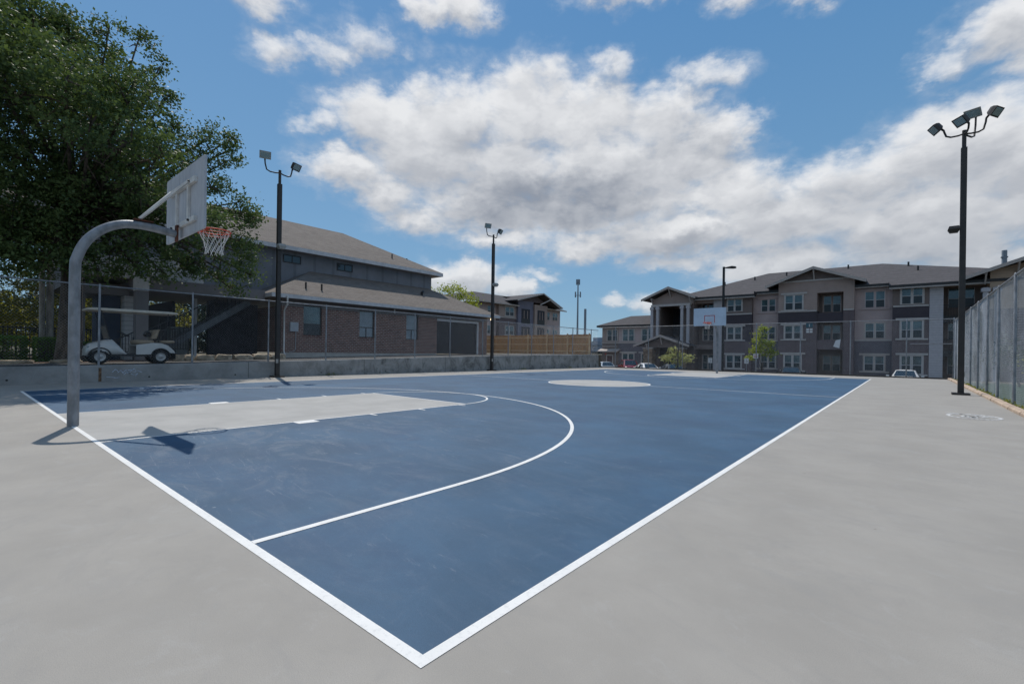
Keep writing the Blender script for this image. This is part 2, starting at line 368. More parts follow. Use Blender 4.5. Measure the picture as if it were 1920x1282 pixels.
def stone_extra(gg, v, c, geo):
    o = gg.n('ShaderNodeTexVoronoi', feature='F1'); gg.put(o.inputs['Vector'], gg.vm('MULTIPLY', geo, (1, 1, 2.2))); o.inputs['Scale'].default_value = 3.2
    return gg.mix(.8, c, gg.mix(gg.sep(o.outputs['Color'])[0], (.12, .075, .05), (.34, .26, .18)))
M_stone = mk('ledge_stone', (.25, .18, .12), .9, .1, 3, .4, 20, extra=stone_extra)
def wood_extra(gg, v, c, geo):
    x, y, z = gg.sep(geo); t = gg.m('DIVIDE', gg.m('ADD', x, y), .14); fr = gg.m('FRACT', t)
    w = gg.n('ShaderNodeTexWhiteNoise', noise_dimensions='1D'); gg.put(w.inputs['W'], gg.m('FLOOR', t))
    c = gg.mix(gg.m('MULTIPLY', w.outputs['Value'], .45), c, (.25, .11, .03))
    return gg.mix(gg.m('MULTIPLY', gg.m('LESS_THAN', fr, .1), .5), c, (.06, .03, .015))
M_wood = mk('cedar_boards', (.40, .18, .045), .8, .1, 3, extra=wood_extra, stretch=(1, 1, .3))
M_woodp = mk('fence_rail_timber', (.55, .36, .18), .8, .12, 4)
M_bark = mk('oak_bark', (.11, .088, .068), .95, .3, 6, .9, 30, stretch=(1, 1, .3))
M_palebark = mk('pale_trunk', (.33, .30, .26), .95, .2, 6, .6, 30, stretch=(1, 1, .3))
M_bluedoor = mk('navy_door_paint', (.018, .035, .08), .5, .1, 4)
M_brown = mk('grey_beige_stucco', (0.217, 0.203, 0.207), .85, .05, 2)
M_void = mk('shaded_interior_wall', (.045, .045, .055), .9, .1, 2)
M_sign = mk('white_sign', (.7, .7, .7), .5, .03, 5)
M_teal = mk('teal_sign', (.01, .09, .13), .5, .05, 5)
M_signb = mk('sign_black', (.02, .03, .05), .5, .05, 5)
M_signr = mk('sign_red', (.5, .05, .04), .5, .05, 5)
M_graf = mk('chalky_spray_paint', (.50, .56, .66), .8, .2, 20)
M_chalk = mk('white_chalk_paint', (.66, .66, .65), .8, .3, 25)
M_metalg = mk('grey_box_metal', (.36, .38, .41), .5, .05, 5)
M_cartw = mk('cream_cart_body', (.52, .52, .5), .35, .04, 3, coat=.4)
M_roofc = mk('cream_cart_roof', (.62, .56, .46), .55, .08, 4)
M_seat = mk('beige_vinyl', (.33, .26, .18), .6, .12, 6)
M_rim = mk('silver_wheel', (.42, .42, .41), .4, .1, 5, metal=.3)
M_tower = mk('pylon_grey', (.2, .24, .29), .7, .08, 3)
M_farb = mk('distant_building_blue_grey', (.2, .25, .32), .8, .2, .15)
def leafmat(name, c1, c2, tr=.35, rough=.55):
    m = bpy.data.materials.new(name); m.use_nodes = True; t = m.node_tree; gg = G(t); t.nodes.remove(t.nodes['Principled BSDF'])
    ge = gg.n('ShaderNodeNewGeometry'); f = ge.outputs['Random Per Island']
    n = gg.noise(ge.outputs['Position'], .9, 3, .5)
    col = gg.mix(gg.m('ADD', gg.m('MULTIPLY', f, .6), gg.ramp(n, .35, .65, 0, .45), clamp=True), c1, c2)
    d = gg.n('ShaderNodeBsdfPrincipled'); gg.put(d.inputs['Base Color'], col); d.inputs['Roughness'].default_value = rough; d.inputs['Specular IOR Level'].default_value = .35
    tr_ = gg.n('ShaderNodeBsdfTranslucent'); gg.put(tr_.inputs[0], gg.mix(.5, col, (c2[0]*1.5, c2[1]*1.5, c2[2]*.7)))
    mx = gg.n('ShaderNodeMixShader'); mx.inputs[0].default_value = tr; t.links.new(d.outputs[0], mx.inputs[1]); t.links.new(tr_.outputs[0], mx.inputs[2])
    t.links.new(mx.outputs[0], t.nodes['Material Output'].inputs[0]); return m
L_oak = leafmat('oak_leaf', (.036, .072, .028), (.13, .185, .06), .25, .6)
L_yel = leafmat('yellow_green_leaf', (.12, .18, .02), (.34, .38, .05), .5)
L_back = leafmat('sunlit_shrub_leaf', (.10, .13, .02), (.30, .28, .04), .5)
L_dk = leafmat('dark_evergreen_leaf', (.012, .028, .012), (.035, .058, .02), .12)
L_hedge = leafmat('hedge_leaf', (.04, .09, .012), (.14, .25, .03), .35)
L_pale = leafmat('pale_leaf', (.22, .25, .10), (.48, .48, .24), .45)

# ------------------------------------------------------------ terrain and court
WX, L, W, CX = -17.5, 28.6, 14.77, -7.385
def left_z(y): return float(np.interp(y, [-10, 0, 4, 9, 14, 19, 25, 31, 60, 75], [.40, .47, .53, .63, .74, .84, .92, 1.0, .95, .9]))
def gz(x, y):
    if x <= -17.7: return left_z(y)-.01 if (y < 33 or (y < 38 and x < -20.5) or x < -31) else -1.3
    if y > 33.05: return -1.3
    return -.06
xs = [-2500,-900,-400,-200,-120,-80,-60,-45,-32,-31,-27,-23,-21,-20,-17.72,-17.66,-12,-6,0,3.15,3.3,8,16,30,60,120,200,400,900,2500]
ys = [-2500,-900,-300,-120,-60,-30,-14,-7,0,4,9,14,19,25,31,33,33.1,37.9,38.4,44,54,60,75,100,150,250,400,900,1600,4000]
mb = MB(); nx = len(xs)
mb.add([(x, y, gz(x, y)) for y in ys for x in xs], [(j*nx+i, j*nx+i+1, (j+1)*nx+i+1, (j+1)*nx+i) for j in range(len(ys)-1) for i in range(nx-1)])
tag(mb.build('ground', M_gnd), kind='structure')
mb = MB().box((-17.55, -16, -1.6), (3.02, 32.4, 0)); tag(mb.build('court_slab', M_slab), kind='structure')
# blue surface with the keys and the centre circle left out
mb = MB()
B = .0008
KH = 1.68; FT = 5.80; FR = 1.68
def rect(mb, x0, x1, y0, y1, z): mb.poly([(x0,y0,z),(x1,y0,z),(x1,y1,z),(x0,y1,z)])
rect(mb, -W, 0, 0, L, B)
tag(mb.build('blue_court_surface', M_blue), kind='structure')
mb = MB(); z = 2*B
rect(mb, CX-KH, CX+KH, 0, FT, z); rect(mb, CX-KH, CX+KH, L-FT, L, z)
mb.poly([(CX+1.83*math.cos(t), L/2+1.83*math.sin(t), z) for t in np.linspace(0, 2*math.pi, 73)[:-1]])
tag(mb.build('grey_key_surface', M_key), kind='structure')
mb = MB(); z = 3*B; h = .0255
def seg(a, b, hw=h):
    global z; z += .00012
    a = Vector((*a, z)); b = Vector((*b, z)); d = (b-a).normalized(); s = Vector((-d.y, d.x, 0))*hw
    mb.poly([a-s, b-s, b+s, a+s])
def arc(cx, cy, r, t0, t1, n=72, hw=h):
    global z; z += .00012
    ts = np.linspace(t0, t1, n+1); vs = []
    for t in ts: vs += [(cx+(r-hw)*math.cos(t), cy+(r-hw)*math.sin(t), z), (cx+(r+hw)*math.cos(t), cy+(r+hw)*math.sin(t), z)]
    mb.add(vs, [(2*i, 2*i+1, 2*i+3, 2*i+2) for i in range(n)])
seg((-W-h, 0), (h, 0)); seg((0, h), (0, L-h)); seg((-W, h), (-W, L-h)); seg((-W-h, L), (h, L))
seg((-W+h, L/2), (-h, L/2), .022)
arc(CX, L/2, 1.83, 0, 2*math.pi)
R3, V3 = 5.88, 1.6
for s in (0, 1):
    Yf = (lambda y: y) if s == 0 else (lambda y: L-y)
    for sx in (-1, 1):
        seg((CX+sx*R3, Yf(h)), (CX+sx*R3, Yf(V3)))
        seg((CX+sx*KH, Yf(h)), (CX+sx*KH, Yf(FT)), .02)
        for (ya, yb, wd_) in ((2.2, 2.52, .22), (3.50, 3.55, .2), (4.54, 4.59, .2), (5.57, 5.62, .2)):
            x0, x1 = sorted((CX+sx*(KH+.021), CX+sx*(KH+wd_))); a, b = sorted((Yf(ya), Yf(yb))); rect(mb, x0, x1, a, b, z)
    seg((CX-KH+.021, Yf(FT)), (CX+KH-.021, Yf(FT)), .024)
    if s == 0: arc(CX, V3, R3, 0, math.pi); arc(CX, FT, FR, 0, math.pi, 60, .022)
    else: arc(CX, L-V3, R3, math.pi, 2*math.pi); arc(CX, L-FT, FR, math.pi, 2*math.pi, 60, .022)
# overlapping joints are kept apart by lifting nothing: strokes butt or cross only at the same colour
tag(mb.build('court_lines', M_line, fix=False), kind='structure')

# left retaining wall with a smooth rising top
yy = [-8, -4, 0, 4, 9, 14, 19, 25, 32.2]
ft_ = lambda y: left_z(y)+.02
mb = MB(); mb.loft([[(WX-.25, y, -.3), (WX, y, -.3), (WX, y, ft_(y)-.015), (WX-.015, y, ft_(y)), (WX-.25, y, ft_(y))] for y in yy], smooth=False)
wall = mb.build('retaining_wall', M_wall); tag(wall, 'long low weathered concrete retaining wall carrying the left chain-link fence', 'wall')
mb = MB()
for y in (-.1, 1.3, 3.05, 5.6, 8.9, 12.1, 15.2, 18.4, 21.6): mb.tube([(WX-.02, y, .13), (WX+.003, y, .13)], .028, 10)
mb.build('weep_hole', M_black, wall)
def strokes(name, mat, parent, segs, P, w):
    mb = MB()
    for q in segs:
        pts = [Vector(P(*p)) for p in q]
        for a, b in zip(pts, pts[1:]): mb.bar(a, b, w, .004, up=NRM)
    return mb.build(name, mat, parent)
NRM = (1, 0, 0)
strokes('graffiti', M_graf, wall, [[(2.25,.28),(2.33,.36),(2.38,.27),(2.46,.37),(2.5,.24)],[(2.5,.36),(2.62,.36),(2.53,.27),(2.66,.2)],[(2.6,.33),(2.66,.41),(2.72,.3),(2.62,.3)],[(2.68,.2),(2.76,.26),(2.7,.16)],[(2.12,.3),(2.2,.39),(2.26,.33)],[(2.74,.34),(2.86,.28)],[(1.98,.16),(2.1,.15),(2.22,.12),(2.3,.14)],[(2.4,.22),(2.48,.3),(2.58,.24)]],
        lambda y, z: (WX+.004, y, z), .016)
mb = MB(); mb.box((WX, 1.80, .02), (WX+.004, 1.87, .44)); mb.build('rust_stain', mk('rust_stain', (.16, .10, .06), .9, .3, 12), wall)
NRM = (0, 0, 1)
tg = strokes('ground_graffiti', M_chalk, None, [[(2.3+.36*math.cos(t), 11.28+.46*math.sin(t)) for t in np.linspace(0, 6.28, 25)],
        [(2.12,11.1),(2.2,11.42),(2.28,11.15),(2.36,11.42),(2.42,11.15)],[(2.2,11.2),(2.5,11.36)],[(1.93,11.75),(2.1,11.72),(2.4,11.6),(2.6,11.35)],[(2.15,11.3),(2.33,11.26),(2.3,11.05),(2.2,11.12)]],
        lambda x, y: (x, y, .003), .055)
tag(tg, 'white sprayed oval scribble on the grey concrete near the right fence', 'graffiti')
# kerbs
mb = MB(); yy = np.arange(5.6, 32.4, 1.35)
for a in yy:
    w0 = rnd.uniform(-.012, .012); mb.loft([[(3.03+w0, y, -.05), (3.03+w0, y, .05), (3.06+w0, y, .075), (3.17+w0, y, .075), (3.19+w0, y, -.05)] for y in (a+.008, a+1.335)], smooth=False)
tag(mb.build('right_kerb', M_conc2), 'low tan concrete kerb under the right chain-link fence', 'kerb')
mb = MB().box((-17.44, 32.41, -1.5), (3.2, 32.6, .07)); tag(mb.build('far_kerb', M_dark), 'dark low kerb along the far end of the court', 'kerb')
# surfaces behind the fences
mb = MB(); yy = [-12, 0, 4, 9, 14, 19, 25, 31, 37.5]
mb.add([(x, y, left_z(y)+.004+(.0 if x > -20 else 0)) for y in yy for x in (-22.9, -17.76)], [(2*i, 2*i+1, 2*i+3, 2*i+2) for i in range(len(yy)-1)])
tag(mb.build('driveway', M_asph), kind='structure')
mb = MB(); mb.poly([(-17.5, 33.2, -1.28), (60, 33.2, -1.28), (60, 51, -1.28), (-60, 51, -1.28), (-60, 38.5, -1.28), (-17.5, 38.5, -1.28)]); tag(mb.build('parking_lot', M_asph), kind='structure')
mb = MB().box((-60, 51, -1.4), (60, 53.2, -1.05)); tag(mb.build('sidewalk', M_conc), kind='structure')
mb = MB(); rect(mb, 3.22, 14, 5, 30, -.045); tag(mb.build('lawn', M_grass), kind='structure')

# ------------------------------------------------------------ basketball hoops
def hoop(label):
    e = local(empty('basketball_hoop', (CX, 0, 0), label, 'basketball hoop', 'basketball hoops at the two ends of the court'))
    path = [(0,0,0),(0,0,1.0),(0,0,2.1),(0,.02,2.3),(0,.09,2.5),(0,.2,2.66),(0,.34,2.78),(0,.5,2.855),(0,.66,2.88),(0,.82,2.88),(0,1.0,2.86),(0,1.14,2.84)]
    P = [Vector(p) for p in path]; pts = []
    for i in range(len(P)-1):
        p0 = P[max(i-1, 0)]; p1 = P[i]; p2 = P[i+1]; p3 = P[min(i+2, len(P)-1)]
        for k in range(4):
            t = k/4; pts.append(.5*((2*p1)+(-p0+p2)*t+(2*p0-5*p1+4*p2-p3)*t*t+(-p0+3*p1-3*p2+p3)*t**3))
    pts.append(P[-1]); 
    MB().tube(pts, [.063-.006*i/len(pts) for i in range(len(pts))], 24).build('post', M_steel, e)
    o = MB().box((-.05, 1.14, 2.73), (.05, 1.165, 2.98)); o.build('mounting_plate', M_rust, e)
    o = MB().bar((0, .62, 2.955), (0, .85, 2.955), .09, .022); o.build('clamp', M_rust, e)
    ox = .09
    # board with clipped corners
    x0, x1, z0, z1, c = ox-.915, ox+.915, 2.80, 3.85, .035
    pr = [(x0+c,1.22,z0),(x1-c,1.22,z0),(x1-.01,1.22,z0+.01),(x1,1.22,z0+c),(x1,1.22,z1-c),(x1-.01,1.22,z1-.01),(x1-c,1.22,z1),(x0+c,1.22,z1),(x0+.01,1.22,z1-.01),(x0,1.22,z1-c),(x0,1.22,z0+c),(x0+.01,1.22,z0+.01)]
    bd = MB().prism(pr, (0, .028, 0)).build('backboard', M_board, e)
    ff = MB().prism([(ox+(q[0]-ox)*.992, 1.2482, 3.325+(q[2]-3.325)*.985) for q in pr], (0, .003, 0)).build('face', M_boardw, bd)
    f = MB(); 
    a, b, zz, t = ox-.30, ox+.30, 3.42, .04
    for p, q in (((a,1.2515,2.98),(a+t,1.2545,zz)),((b-t,1.2515,2.98),(b,1.2545,zz)),((a+t,1.2515,zz-t),(b-t,1.2545,zz))): f.box(p, q)
    f.build('target_square', M_redline, bd)
    f = MB(); f.box((ox-.62,1.175,3.52),(ox+.62,1.2185,3.60)); f.box((ox-.62,1.175,2.95),(ox+.62,1.2185,3.02))
    for s in (-.28, .28): f.box((ox+s-.03,1.185,3.02),(ox+s+.03,1.2185,3.52))
    f.build('back_frame', M_rustw, e)
    f = MB()
    for s in (-.42, .40): f.bar((0+.02*np.sign(s), .70, 2.985), (ox+s, 1.165, 3.56), .034, .034)
    f.build('brace', M_rustw, e)
    for s in (-.42,.40):
        for zz in (3.56, 2.985): MB().tube([(ox+s,1.15,zz),(ox+s,1.178,zz)], .018, 8).build('bolt', M_black, e)
    rz, ry, rr = 2.975, 1.64, .228
    f = MB(); ring = lambda zz, r, n=40: [(ox+r*math.sin(t), ry-r*math.cos(t), zz) for t in np.linspace(0, 2*math.pi, n+1)]
    f.tube(ring(rz, rr), .0105, 8, cap=False); f.tube(ring(rz-.045, rr-.006), .006, 6, cap=False)
    f.box((ox-.10, 1.2546, rz-.09), (ox+.10, 1.265, rz+.03)); f.box((ox-.09, 1.265, rz-.022), (ox+.09, ry-rr+.03, rz-.010))
    for s in (-1, 1):
        f.bar((ox+s*.095, 1.262, rz-.06), (ox+s*.16, ry-rr+.09, rz-.02), .012)
        f.bar((ox+s*.095, 1.262, rz-.01), (ox+s*.19, ry-.13, rz-.01), .012)
    f.build('rim', M_orange, e)
    f = MB(); n = 12; lv = [(rz-.012, rr-.006), (rz-.12, .168), (rz-.19, .142), (rz-.255, .126), (rz-.315, .118), (rz-.37, .126)]
    for k in range(n):
        for s in (-1, 1):
            pts = []
            for j, (zz, r) in enumerate(lv):
                t = 2*math.pi*(k+s*.5*max(0, j-0)*.92)/n; jit = .008*math.sin(k*2.3+j*1.7)
                pts.append((ox+(r+jit)*math.cos(t), ry+(r+jit)*math.sin(t), zz-(.018*math.sin(k*1.9) if j == 5 else 0)))
            f.tube(pts, .0034, 5, cap=False)
    f.build('net', M_net, e)
    return e
h1 = hoop('near basketball hoop seen from behind, weathered backboard on a galvanised gooseneck post')
h2 = dup(h1, (CX, L, 0), math.pi, 'far basketball hoop facing the camera before the apartments, pale board with red square')
h2.location.x = CX+.0

# ------------------------------------------------------------ floodlight poles
def flood(e, pos, aim, tilt, pale=False):
    """one head: tapered housing, lens, visor; aim = heading in degrees, tilt = down tilt"""
    Rm = Matrix.Rotation(R(aim), 4, 'Z') @ Matrix.Rotation(R(tilt), 4, 'Y')
    T = lambda p: Vector(pos) + (Rm @ Vector(p))
    f = MB(); w, hh = .175, .12
    f.loft([[T((-.14,-.11,-.07)),T((-.14,.11,-.07)),T((-.14,.11,.08)),T((-.14,-.11,.08))],[T((-.05,-w,-hh)),T((-.05,w,-hh)),T((-.05,w,hh)),T((-.05,-w,hh))],[T((.05,-w-.02,-hh-.02)),T((.05,w+.02,-hh-.02)),T((.05,w+.02,hh+.02)),T((.05,-w-.02,hh+.02))]], smooth=False)
    hd = f.build('floodlight_head', M_lensbox if pale else M_bronze, e)
    f = MB().loft([[T((.051,-w+.02,-hh+.02)),T((.051,w-.02,-hh+.02)),T((.051,w-.02,hh-.02)),T((.051,-w+.02,hh-.02))],[T((.056,-w+.03,-hh+.03)),T((.056,w-.03,-hh+.03)),T((.056,w-.03,hh-.03)),T((.056,-w+.03,hh-.03))]], smooth=False)
    ln = f.build('lens', M_lens, hd)
    MB().tube([T((-.1,0,-.04)), T((-.12,0,-.2))], .03, 8).build('knuckle', M_bronze, hd)
    return T((-.12, 0, -.2))
def lamp(loc, label, heads, wall_dir, base=.0):
    e = empty('floodlight_pole', loc, label, 'light pole', 'floodlight poles around the court'); x, y, zb = loc
    MB().box((x-.2, y-.2, zb), (x+.2, y+.2, zb+.06)).build('base_plate', M_bronze, e)
    f = MB(); hs_ = .070
    f.box((x-hs_, y-hs_, zb+.06), (x+hs_, y+hs_, 7.45)); f.build('pole', M_bronze, e)
    MB().tube([(x, y, 7.45), (x, y, 7.98)], .052, 10).build('pole_top', M_bronze, e)
    for (dx, dy, dz, aim, tilt, pale) in heads:
        end = flood(e, (x+dx, y+dy, 7.98+dz), aim, tilt, pale)
        k = Vector((end.x-x, end.y-y, 0))
        pts = [(x, y, 7.88), (x+k.x*.3, y+k.y*.3, 7.86), (x+k.x*.65, y+k.y*.65, 7.87), (x+k.x*.88, y+k.y*.88, 7.93), (x+k.x*.98, y+k.y*.98, (7.98+end.z)/2+.02), end]
        MB().tube(pts, .026, 8).build('arm', M_bronze, e)
    wx, wy = wall_dir
    f = MB(); c = Vector((x+wx*.2, y+wy*.2, 5.02))
    f.loft([[c+Vector((-.11,-.11,.09)), c+Vector((.11,-.11,.09)), c+Vector((.11,.11,.09)), c+Vector((-.11,.11,.09))],[c+Vector((-.14,-.14,0)), c+Vector((.14,-.14,0)), c+Vector((.14,.14,0)), c+Vector((-.14,.14,0))],[c+Vector((-.09,-.09,-.1)), c+Vector((.09,-.09,-.1)), c+Vector((.09,.09,-.1)), c+Vector((-.09,.09,-.1))]], smooth=False)
    f.build('small_lamp', M_lensbox if wx > 0 and x < -10 else M_bronze, e)
    MB().box((x+hs_, y-.09, .55), (x+hs_+.02, y+.0, .70)).build('cover_plate', M_lensbox, e)
    return e
lamp((-17.28, 7.0, 0), 'near left floodlight pole with two heads before the concrete wall', [(0,-.55,.42,-20,25,True),(0,.62,.32,20,30,False)], (1, 0))
lamp((-17.3, 19.3, 0), 'middle floodlight pole with two heads beside the dark garage door', [(0,-.5,.42,-25,25,True),(0,.6,.30,20,30,False)], (1, 0))
lamp((2.6, 18.5, 0), 'tall right floodlight pole with four heads beside the grey chain-link fence', [(-.66,0,.22,200,40,False),(.66,.0,.36,-30,35,False),(-.1,-.42,.16,215,38,False),(.22,.42,.62,250,38,True)], (-1, 0))
# parking lot pole behind the far hoop
e = empty('parking_lamp', (-11.97, 46, -1.3), 'slim black parking lot lamp pole before the apartments behind the far hoop', 'light pole')
MB().tube([(-11.97,46,-1.3),(-11.97,46,-.6)], .3, 12).build('footing', M_conc, e)
MB().box((-12.06,45.91,-.6),(-11.88,46.09,9.5)).build('pole', M_black, e)
MB().loft([[(-11.86,45.85,9.42),(-11.86,46.15,9.42),(-11.86,46.15,9.36),(-11.86,45.85,9.36)],[(-11.2,45.75,9.48),(-11.2,46.25,9.48),(-11.2,46.25,9.28),(-11.2,45.75,9.28)],[(-10.9,45.85,9.42),(-10.9,46.15,9.42),(-10.9,46.15,9.28),(-10.9,45.85,9.28)]], smooth=False).build('lamp_head', M_black, e)

# ------------------------------------------------------------ chain-link fences
def chain(name, label, axis, const, posts, zb, zt, a0, a1, cell=.07, wr=.0017, mid=None, side=1, railr=.022, post_r=.03):
    """axis 'y': fence in the plane x=const, posts at y; axis 'x': plane y=const, posts at x. zb(a) ground, zt(a) top"""
    P = (lambda a, z, n=0: (const+n, a, z)) if axis == 'y' else (lambda a, z, n=0: (a, const+n, z))
    e = empty(name, P(a0, zb(a0)), label, 'fence')
    for i, a in enumerate(posts):
        MB().tube([P(a, zb(a)-.05), P(a, zt(a)+.03), P(a, zt(a)+.06)], [post_r, post_r, post_r*.4], 8).build('post', M_steel, e)
    MB().tube([P(a0, zt(a0)), P((a0+a1)/2, zt((a0+a1)/2)), P(a1, zt(a1))], railr, 8).build('top_rail', M_steel, e)
    if mid is not None: MB().tube([P(mid[0], mid[2]), P(mid[1], mid[3])], .02, 8).build('mid_rail', M_steel, e)
    V = []; Fc = []
    st = cell*math.sqrt(2); H = 3.2
    def wire(p, q, n):
        b = len(V); d = np.array(q)-np.array(p); d = d/np.linalg.norm(d)
        nn = np.array((1., 0, 0)) if axis == 'y' else np.array((0, 1., 0)); s = np.cross(d, nn)
        for c in (p, q):
            for k in range(3):
                t = 2*math.pi*k/3; V.append(tuple(np.array(c)+wr*(math.cos(t)*s+math.sin(t)*nn)))
        for k in range(3): Fc.append((b+k, b+(k+1) % 3, b+3+(k+1) % 3, b+3+k))
    for dr, off in ((1, .004*side), (-1, .008*side)):
        k = -int(H/st)-2
        while k*st < (a1-a0)+H+st:
            s0 = a0+k*st
            # line z = zb + dr*(a - s0) ; clip to [a0,a1] x [zb,zt]
            if dr == 1: A0, A1 = s0, s0+H
            else: A0, A1 = s0-H, s0
            lo, hi = max(A0, a0), min(A1, a1)
            if hi-lo > .02:
                zf = (lambda a: zb(s0)+(a-s0)) if dr == 1 else (lambda a: zb(s0)+(s0-a))
                # clip against bottom and top
                for _ in range(2):
                    for end in (0, 1):
                        a = lo if end == 0 else hi; zz = zf(a)
                        if zz > zt(a): a = a-dr*(zz-zt(a))
                        elif zz < zb(a)+.03: a = a+dr*(zb(a)+.03-zz)
                        if end == 0: lo = a
                        else: hi = a
                if hi-lo > .02: wire(P(lo, zf(lo), off+.03*side+.010*math.sin(lo*2.1)), P(hi, zf(hi), off+.03*side+.014*math.sin(hi*1.7+1)), off)
            k += 1
    me = bpy.data.meshes.new('wire_mesh'); me.from_pydata([tuple(Vector(v)-Vector(e.location)) for v in V], [], Fc); me.materials.append(M_link)
    o = bpy.data.objects.new('wire_mesh', me); COL.objects.link(o); o.parent = e
    return e
chain('chain_link_fence', 'long chain-link fence on top of the low concrete wall at the left', 'y', -17.62, [-5.5,-3.1,-.65,1.82,4.27,6.8,9.16,11.57,13.89,16.27,18.83,21.14,23.53,26.05,28.53,31.2], lambda y: left_z(y)+.02, lambda y: 2.95, -6, 32.3, cell=.06, wr=.0011, side=-1)
chain('chain_link_fence', 'chain-link fence across the far end of the court before the apartments', 'x', 32.5, [-16.2,-13.46,-10.9,-8.5,-6.1,-3.64,-1.13,1.37,3.26], lambda x: .06, lambda x: 3.17, -17.6, 3.26, cell=.07, wr=.0012, mid=(1.5, 3.2, 1.86, 1.86), side=1)
chain('chain_link_fence', 'dense grey chain-link fence along the right side behind the tan kerb', 'y', 3.25, [6.0,8.3,10.6,12.9,14.8,17.3,19.5,21.9,24.3,27.2,31.0], lambda y: .0, lambda y: 3.05, 5.5, 32.4, cell=.075, wr=.0019, side=1)

# ------------------------------------------------------------ generic wall boxes and windows
def WM(ax, c, sg):
    if ax == 'x': return lambda a, z, n: (c+sg*n, a, z)
    return lambda a, z, n: (a, c+sg*n, z)
def wb(mb, m, a0, a1, z0, z1, n0, n1): mb.box(m(a0, z0, n0), m(a1, z1, n1)); return mb
def window(e, m, a0, a1, z0, z1, frame=None, header=False, sill=True, pair=True, fw=.12, top=None, low=None, ear=.28, proud=.05):
    frame = frame or M_whitea; top = top or M_skyglass; low = low or M_screen
    f = MB(); mid = (a0+a1)/2; mw = .13 if pair else 0
    wb(f, m, a0, a0+fw, z0, z1, 0, proud); wb(f, m, a1-fw, a1, z0, z1, 0, proud)
    wb(f, m, a0+fw, a1-fw, z1-fw*.8, z1, 0, proud); wb(f, m, a0+fw, a1-fw, z0, z0+fw*.5, 0, proud)
    panes = [(a0+fw, a1-fw)]
    if pair:
        wb(f, m, mid-mw/2, mid+mw/2, z0+fw*.5, z1-fw*.8, 0, proud); panes = [(a0+fw, mid-mw/2), (mid+mw/2, a1-fw)]
    if header: wb(f, m, a0-ear, a1+ear, z1+.003, z1+.18, 0, proud+.05)
    if sill: wb(f, m, a0-(ear if sill == 2 else .06), a1+(ear if sill == 2 else .06), z0-.14, z0-.003, 0, proud+.04)
    w = f.build('window', frame, e)
    g1 = MB(); g2 = MB(); g3 = MB(); zm = z0+(z1-z0)*.47
    for p, q in panes:
        wb(g1, m, p+.03, q-.03, zm+.02, z1-fw*.8-.03, 0, .014); wb(g2, m, p+.03, q-.03, z0+fw*.5+.03, zm-.02, 0, .018)
        for (s, t, u, v) in ((p, p+.03, z0+fw*.5, z1-fw*.8), (q-.03, q, z0+fw*.5, z1-fw*.8), (p+.03, q-.03, zm-.02, zm+.02)): wb(g3, m, s, t, u, v, 0, .026)
    g1.build('pane', top, w); g2.build('lower_pane', low, w); g3.build('sash', M_bronzef if frame in (M_bronzef,) else M_trim, w)
    return w
def roofslab(mb, pts, th=.16):
    mb.prism(pts, (0, 0, -th))
def knee(mb, m, a, z, n0, n1=.55, d=.55):
    """white triangular bracket under a gable"""
    p = lambda aa, zz, nn: Vector(m(aa, zz, nn))
    mb.bar(p(a, z-.08, n0), p(a, z-.08, n1), .12, .12); mb.bar(p(a, z-.9, n0+.05), p(a, z-.1, n1-.08), .11, .11)

# ------------------------------------------------------------ left clubhouse with garage
cl = empty('clubhouse', (-24, 15, .9), 'two-storey brown-roofed clubhouse with brick ground floor and garage beyond the left fence', 'building')
fx = -23.3; m = WM('x', fx, 1); y0, y1 = 9.8, 25.25
mb = MB(); 
ops = [(10.95, 11.99, 1.85, 3.45), (14.3, 15.32, 1.85, 3.42), (17.68, 18.66, 1.82, 3.45)]; gar = (20.25, 24.2)
cur = y0
for a, b, z0, z1 in ops:
    wb(mb, m, cur, a, .92, 3.32, -.25, 0); wb(mb, m, a, b, .92, z0, -.25, 0); cur = b
wb(mb, m, cur, gar[0], .92, 3.32, -.25, 0); wb(MB(), m, gar[1]+.12, y1, .92, 3.32, -.25, 0).build('brick_wall', M_brick, cl)
MB().box((-26.4, y0, .92), (fx-.251, y0+.25, 3.32)).build('end_wall', M_brick, cl); MB().box((-26.4, y1-.25, .92), (fx-.251, y1, 3.32)).build('end_wall', M_brick, cl)
mb.build('brick_wall', M_brick, cl)
mb = MB(); cur = y0-.02
for a, b, z0, z1 in ops: wb(mb, m, cur, a-.0, 3.322, 3.72, -.25, .02); wb(mb, m, a, b, z1+.01, 3.72, -.25, .02); cur = b
wb(mb, m, cur, y1+.02, 3.322, 3.72, -.25, .02)
mb.build('frieze', M_frieze, cl)
wb(MB(), m, y0-.03, gar[0]-.05, .4, .918, -.3, .04).build('foundation', M_conc, cl)
for i, (a, b, z0, z1) in enumerate(ops):
    mr = WM('x', fx-.16, 1)
    f = MB(); wb(f, mr, a, a+.05, z0, z1, 0, .06); wb(f, mr, b-.05, b, z0, z1, 0, .06); wb(f, mr, a+.05, b-.05, z1-.05, z1, 0, .06); wb(f, mr, a+.05, b-.05, z0, z0+.05, 0, .06)
    zm = z0+(z1-z0)*.38
    wb(f, mr, a+.05, b-.05, zm-.025, zm+.025, 0, .06)
    if i: wb(f, mr, (a+b)/2-.022, (a+b)/2+.022, z0+.05, zm-.025, 0, .06)
    w = f.build('window', M_bronzef, cl)
    wb(MB(), mr, a+.05, b-.05, zm+.025, z1-.05, 0, .03).build('pane', M_blind if i else M_skyglass, w)
    wb(MB(), mr, a+.05, b-.05, z0+.05, zm-.025, 0, .03).build('lower_pane', M_blind if i else M_screen, w)
    wb(MB(), m, a-.04, b+.04, z0-.07, z0-.002, -.12, .04).build('sill', M_brick, w)
gd = MB(); wb(gd, m, gar[0]+.003, gar[1]-.003, .93, 3.175, -.14, -.09)
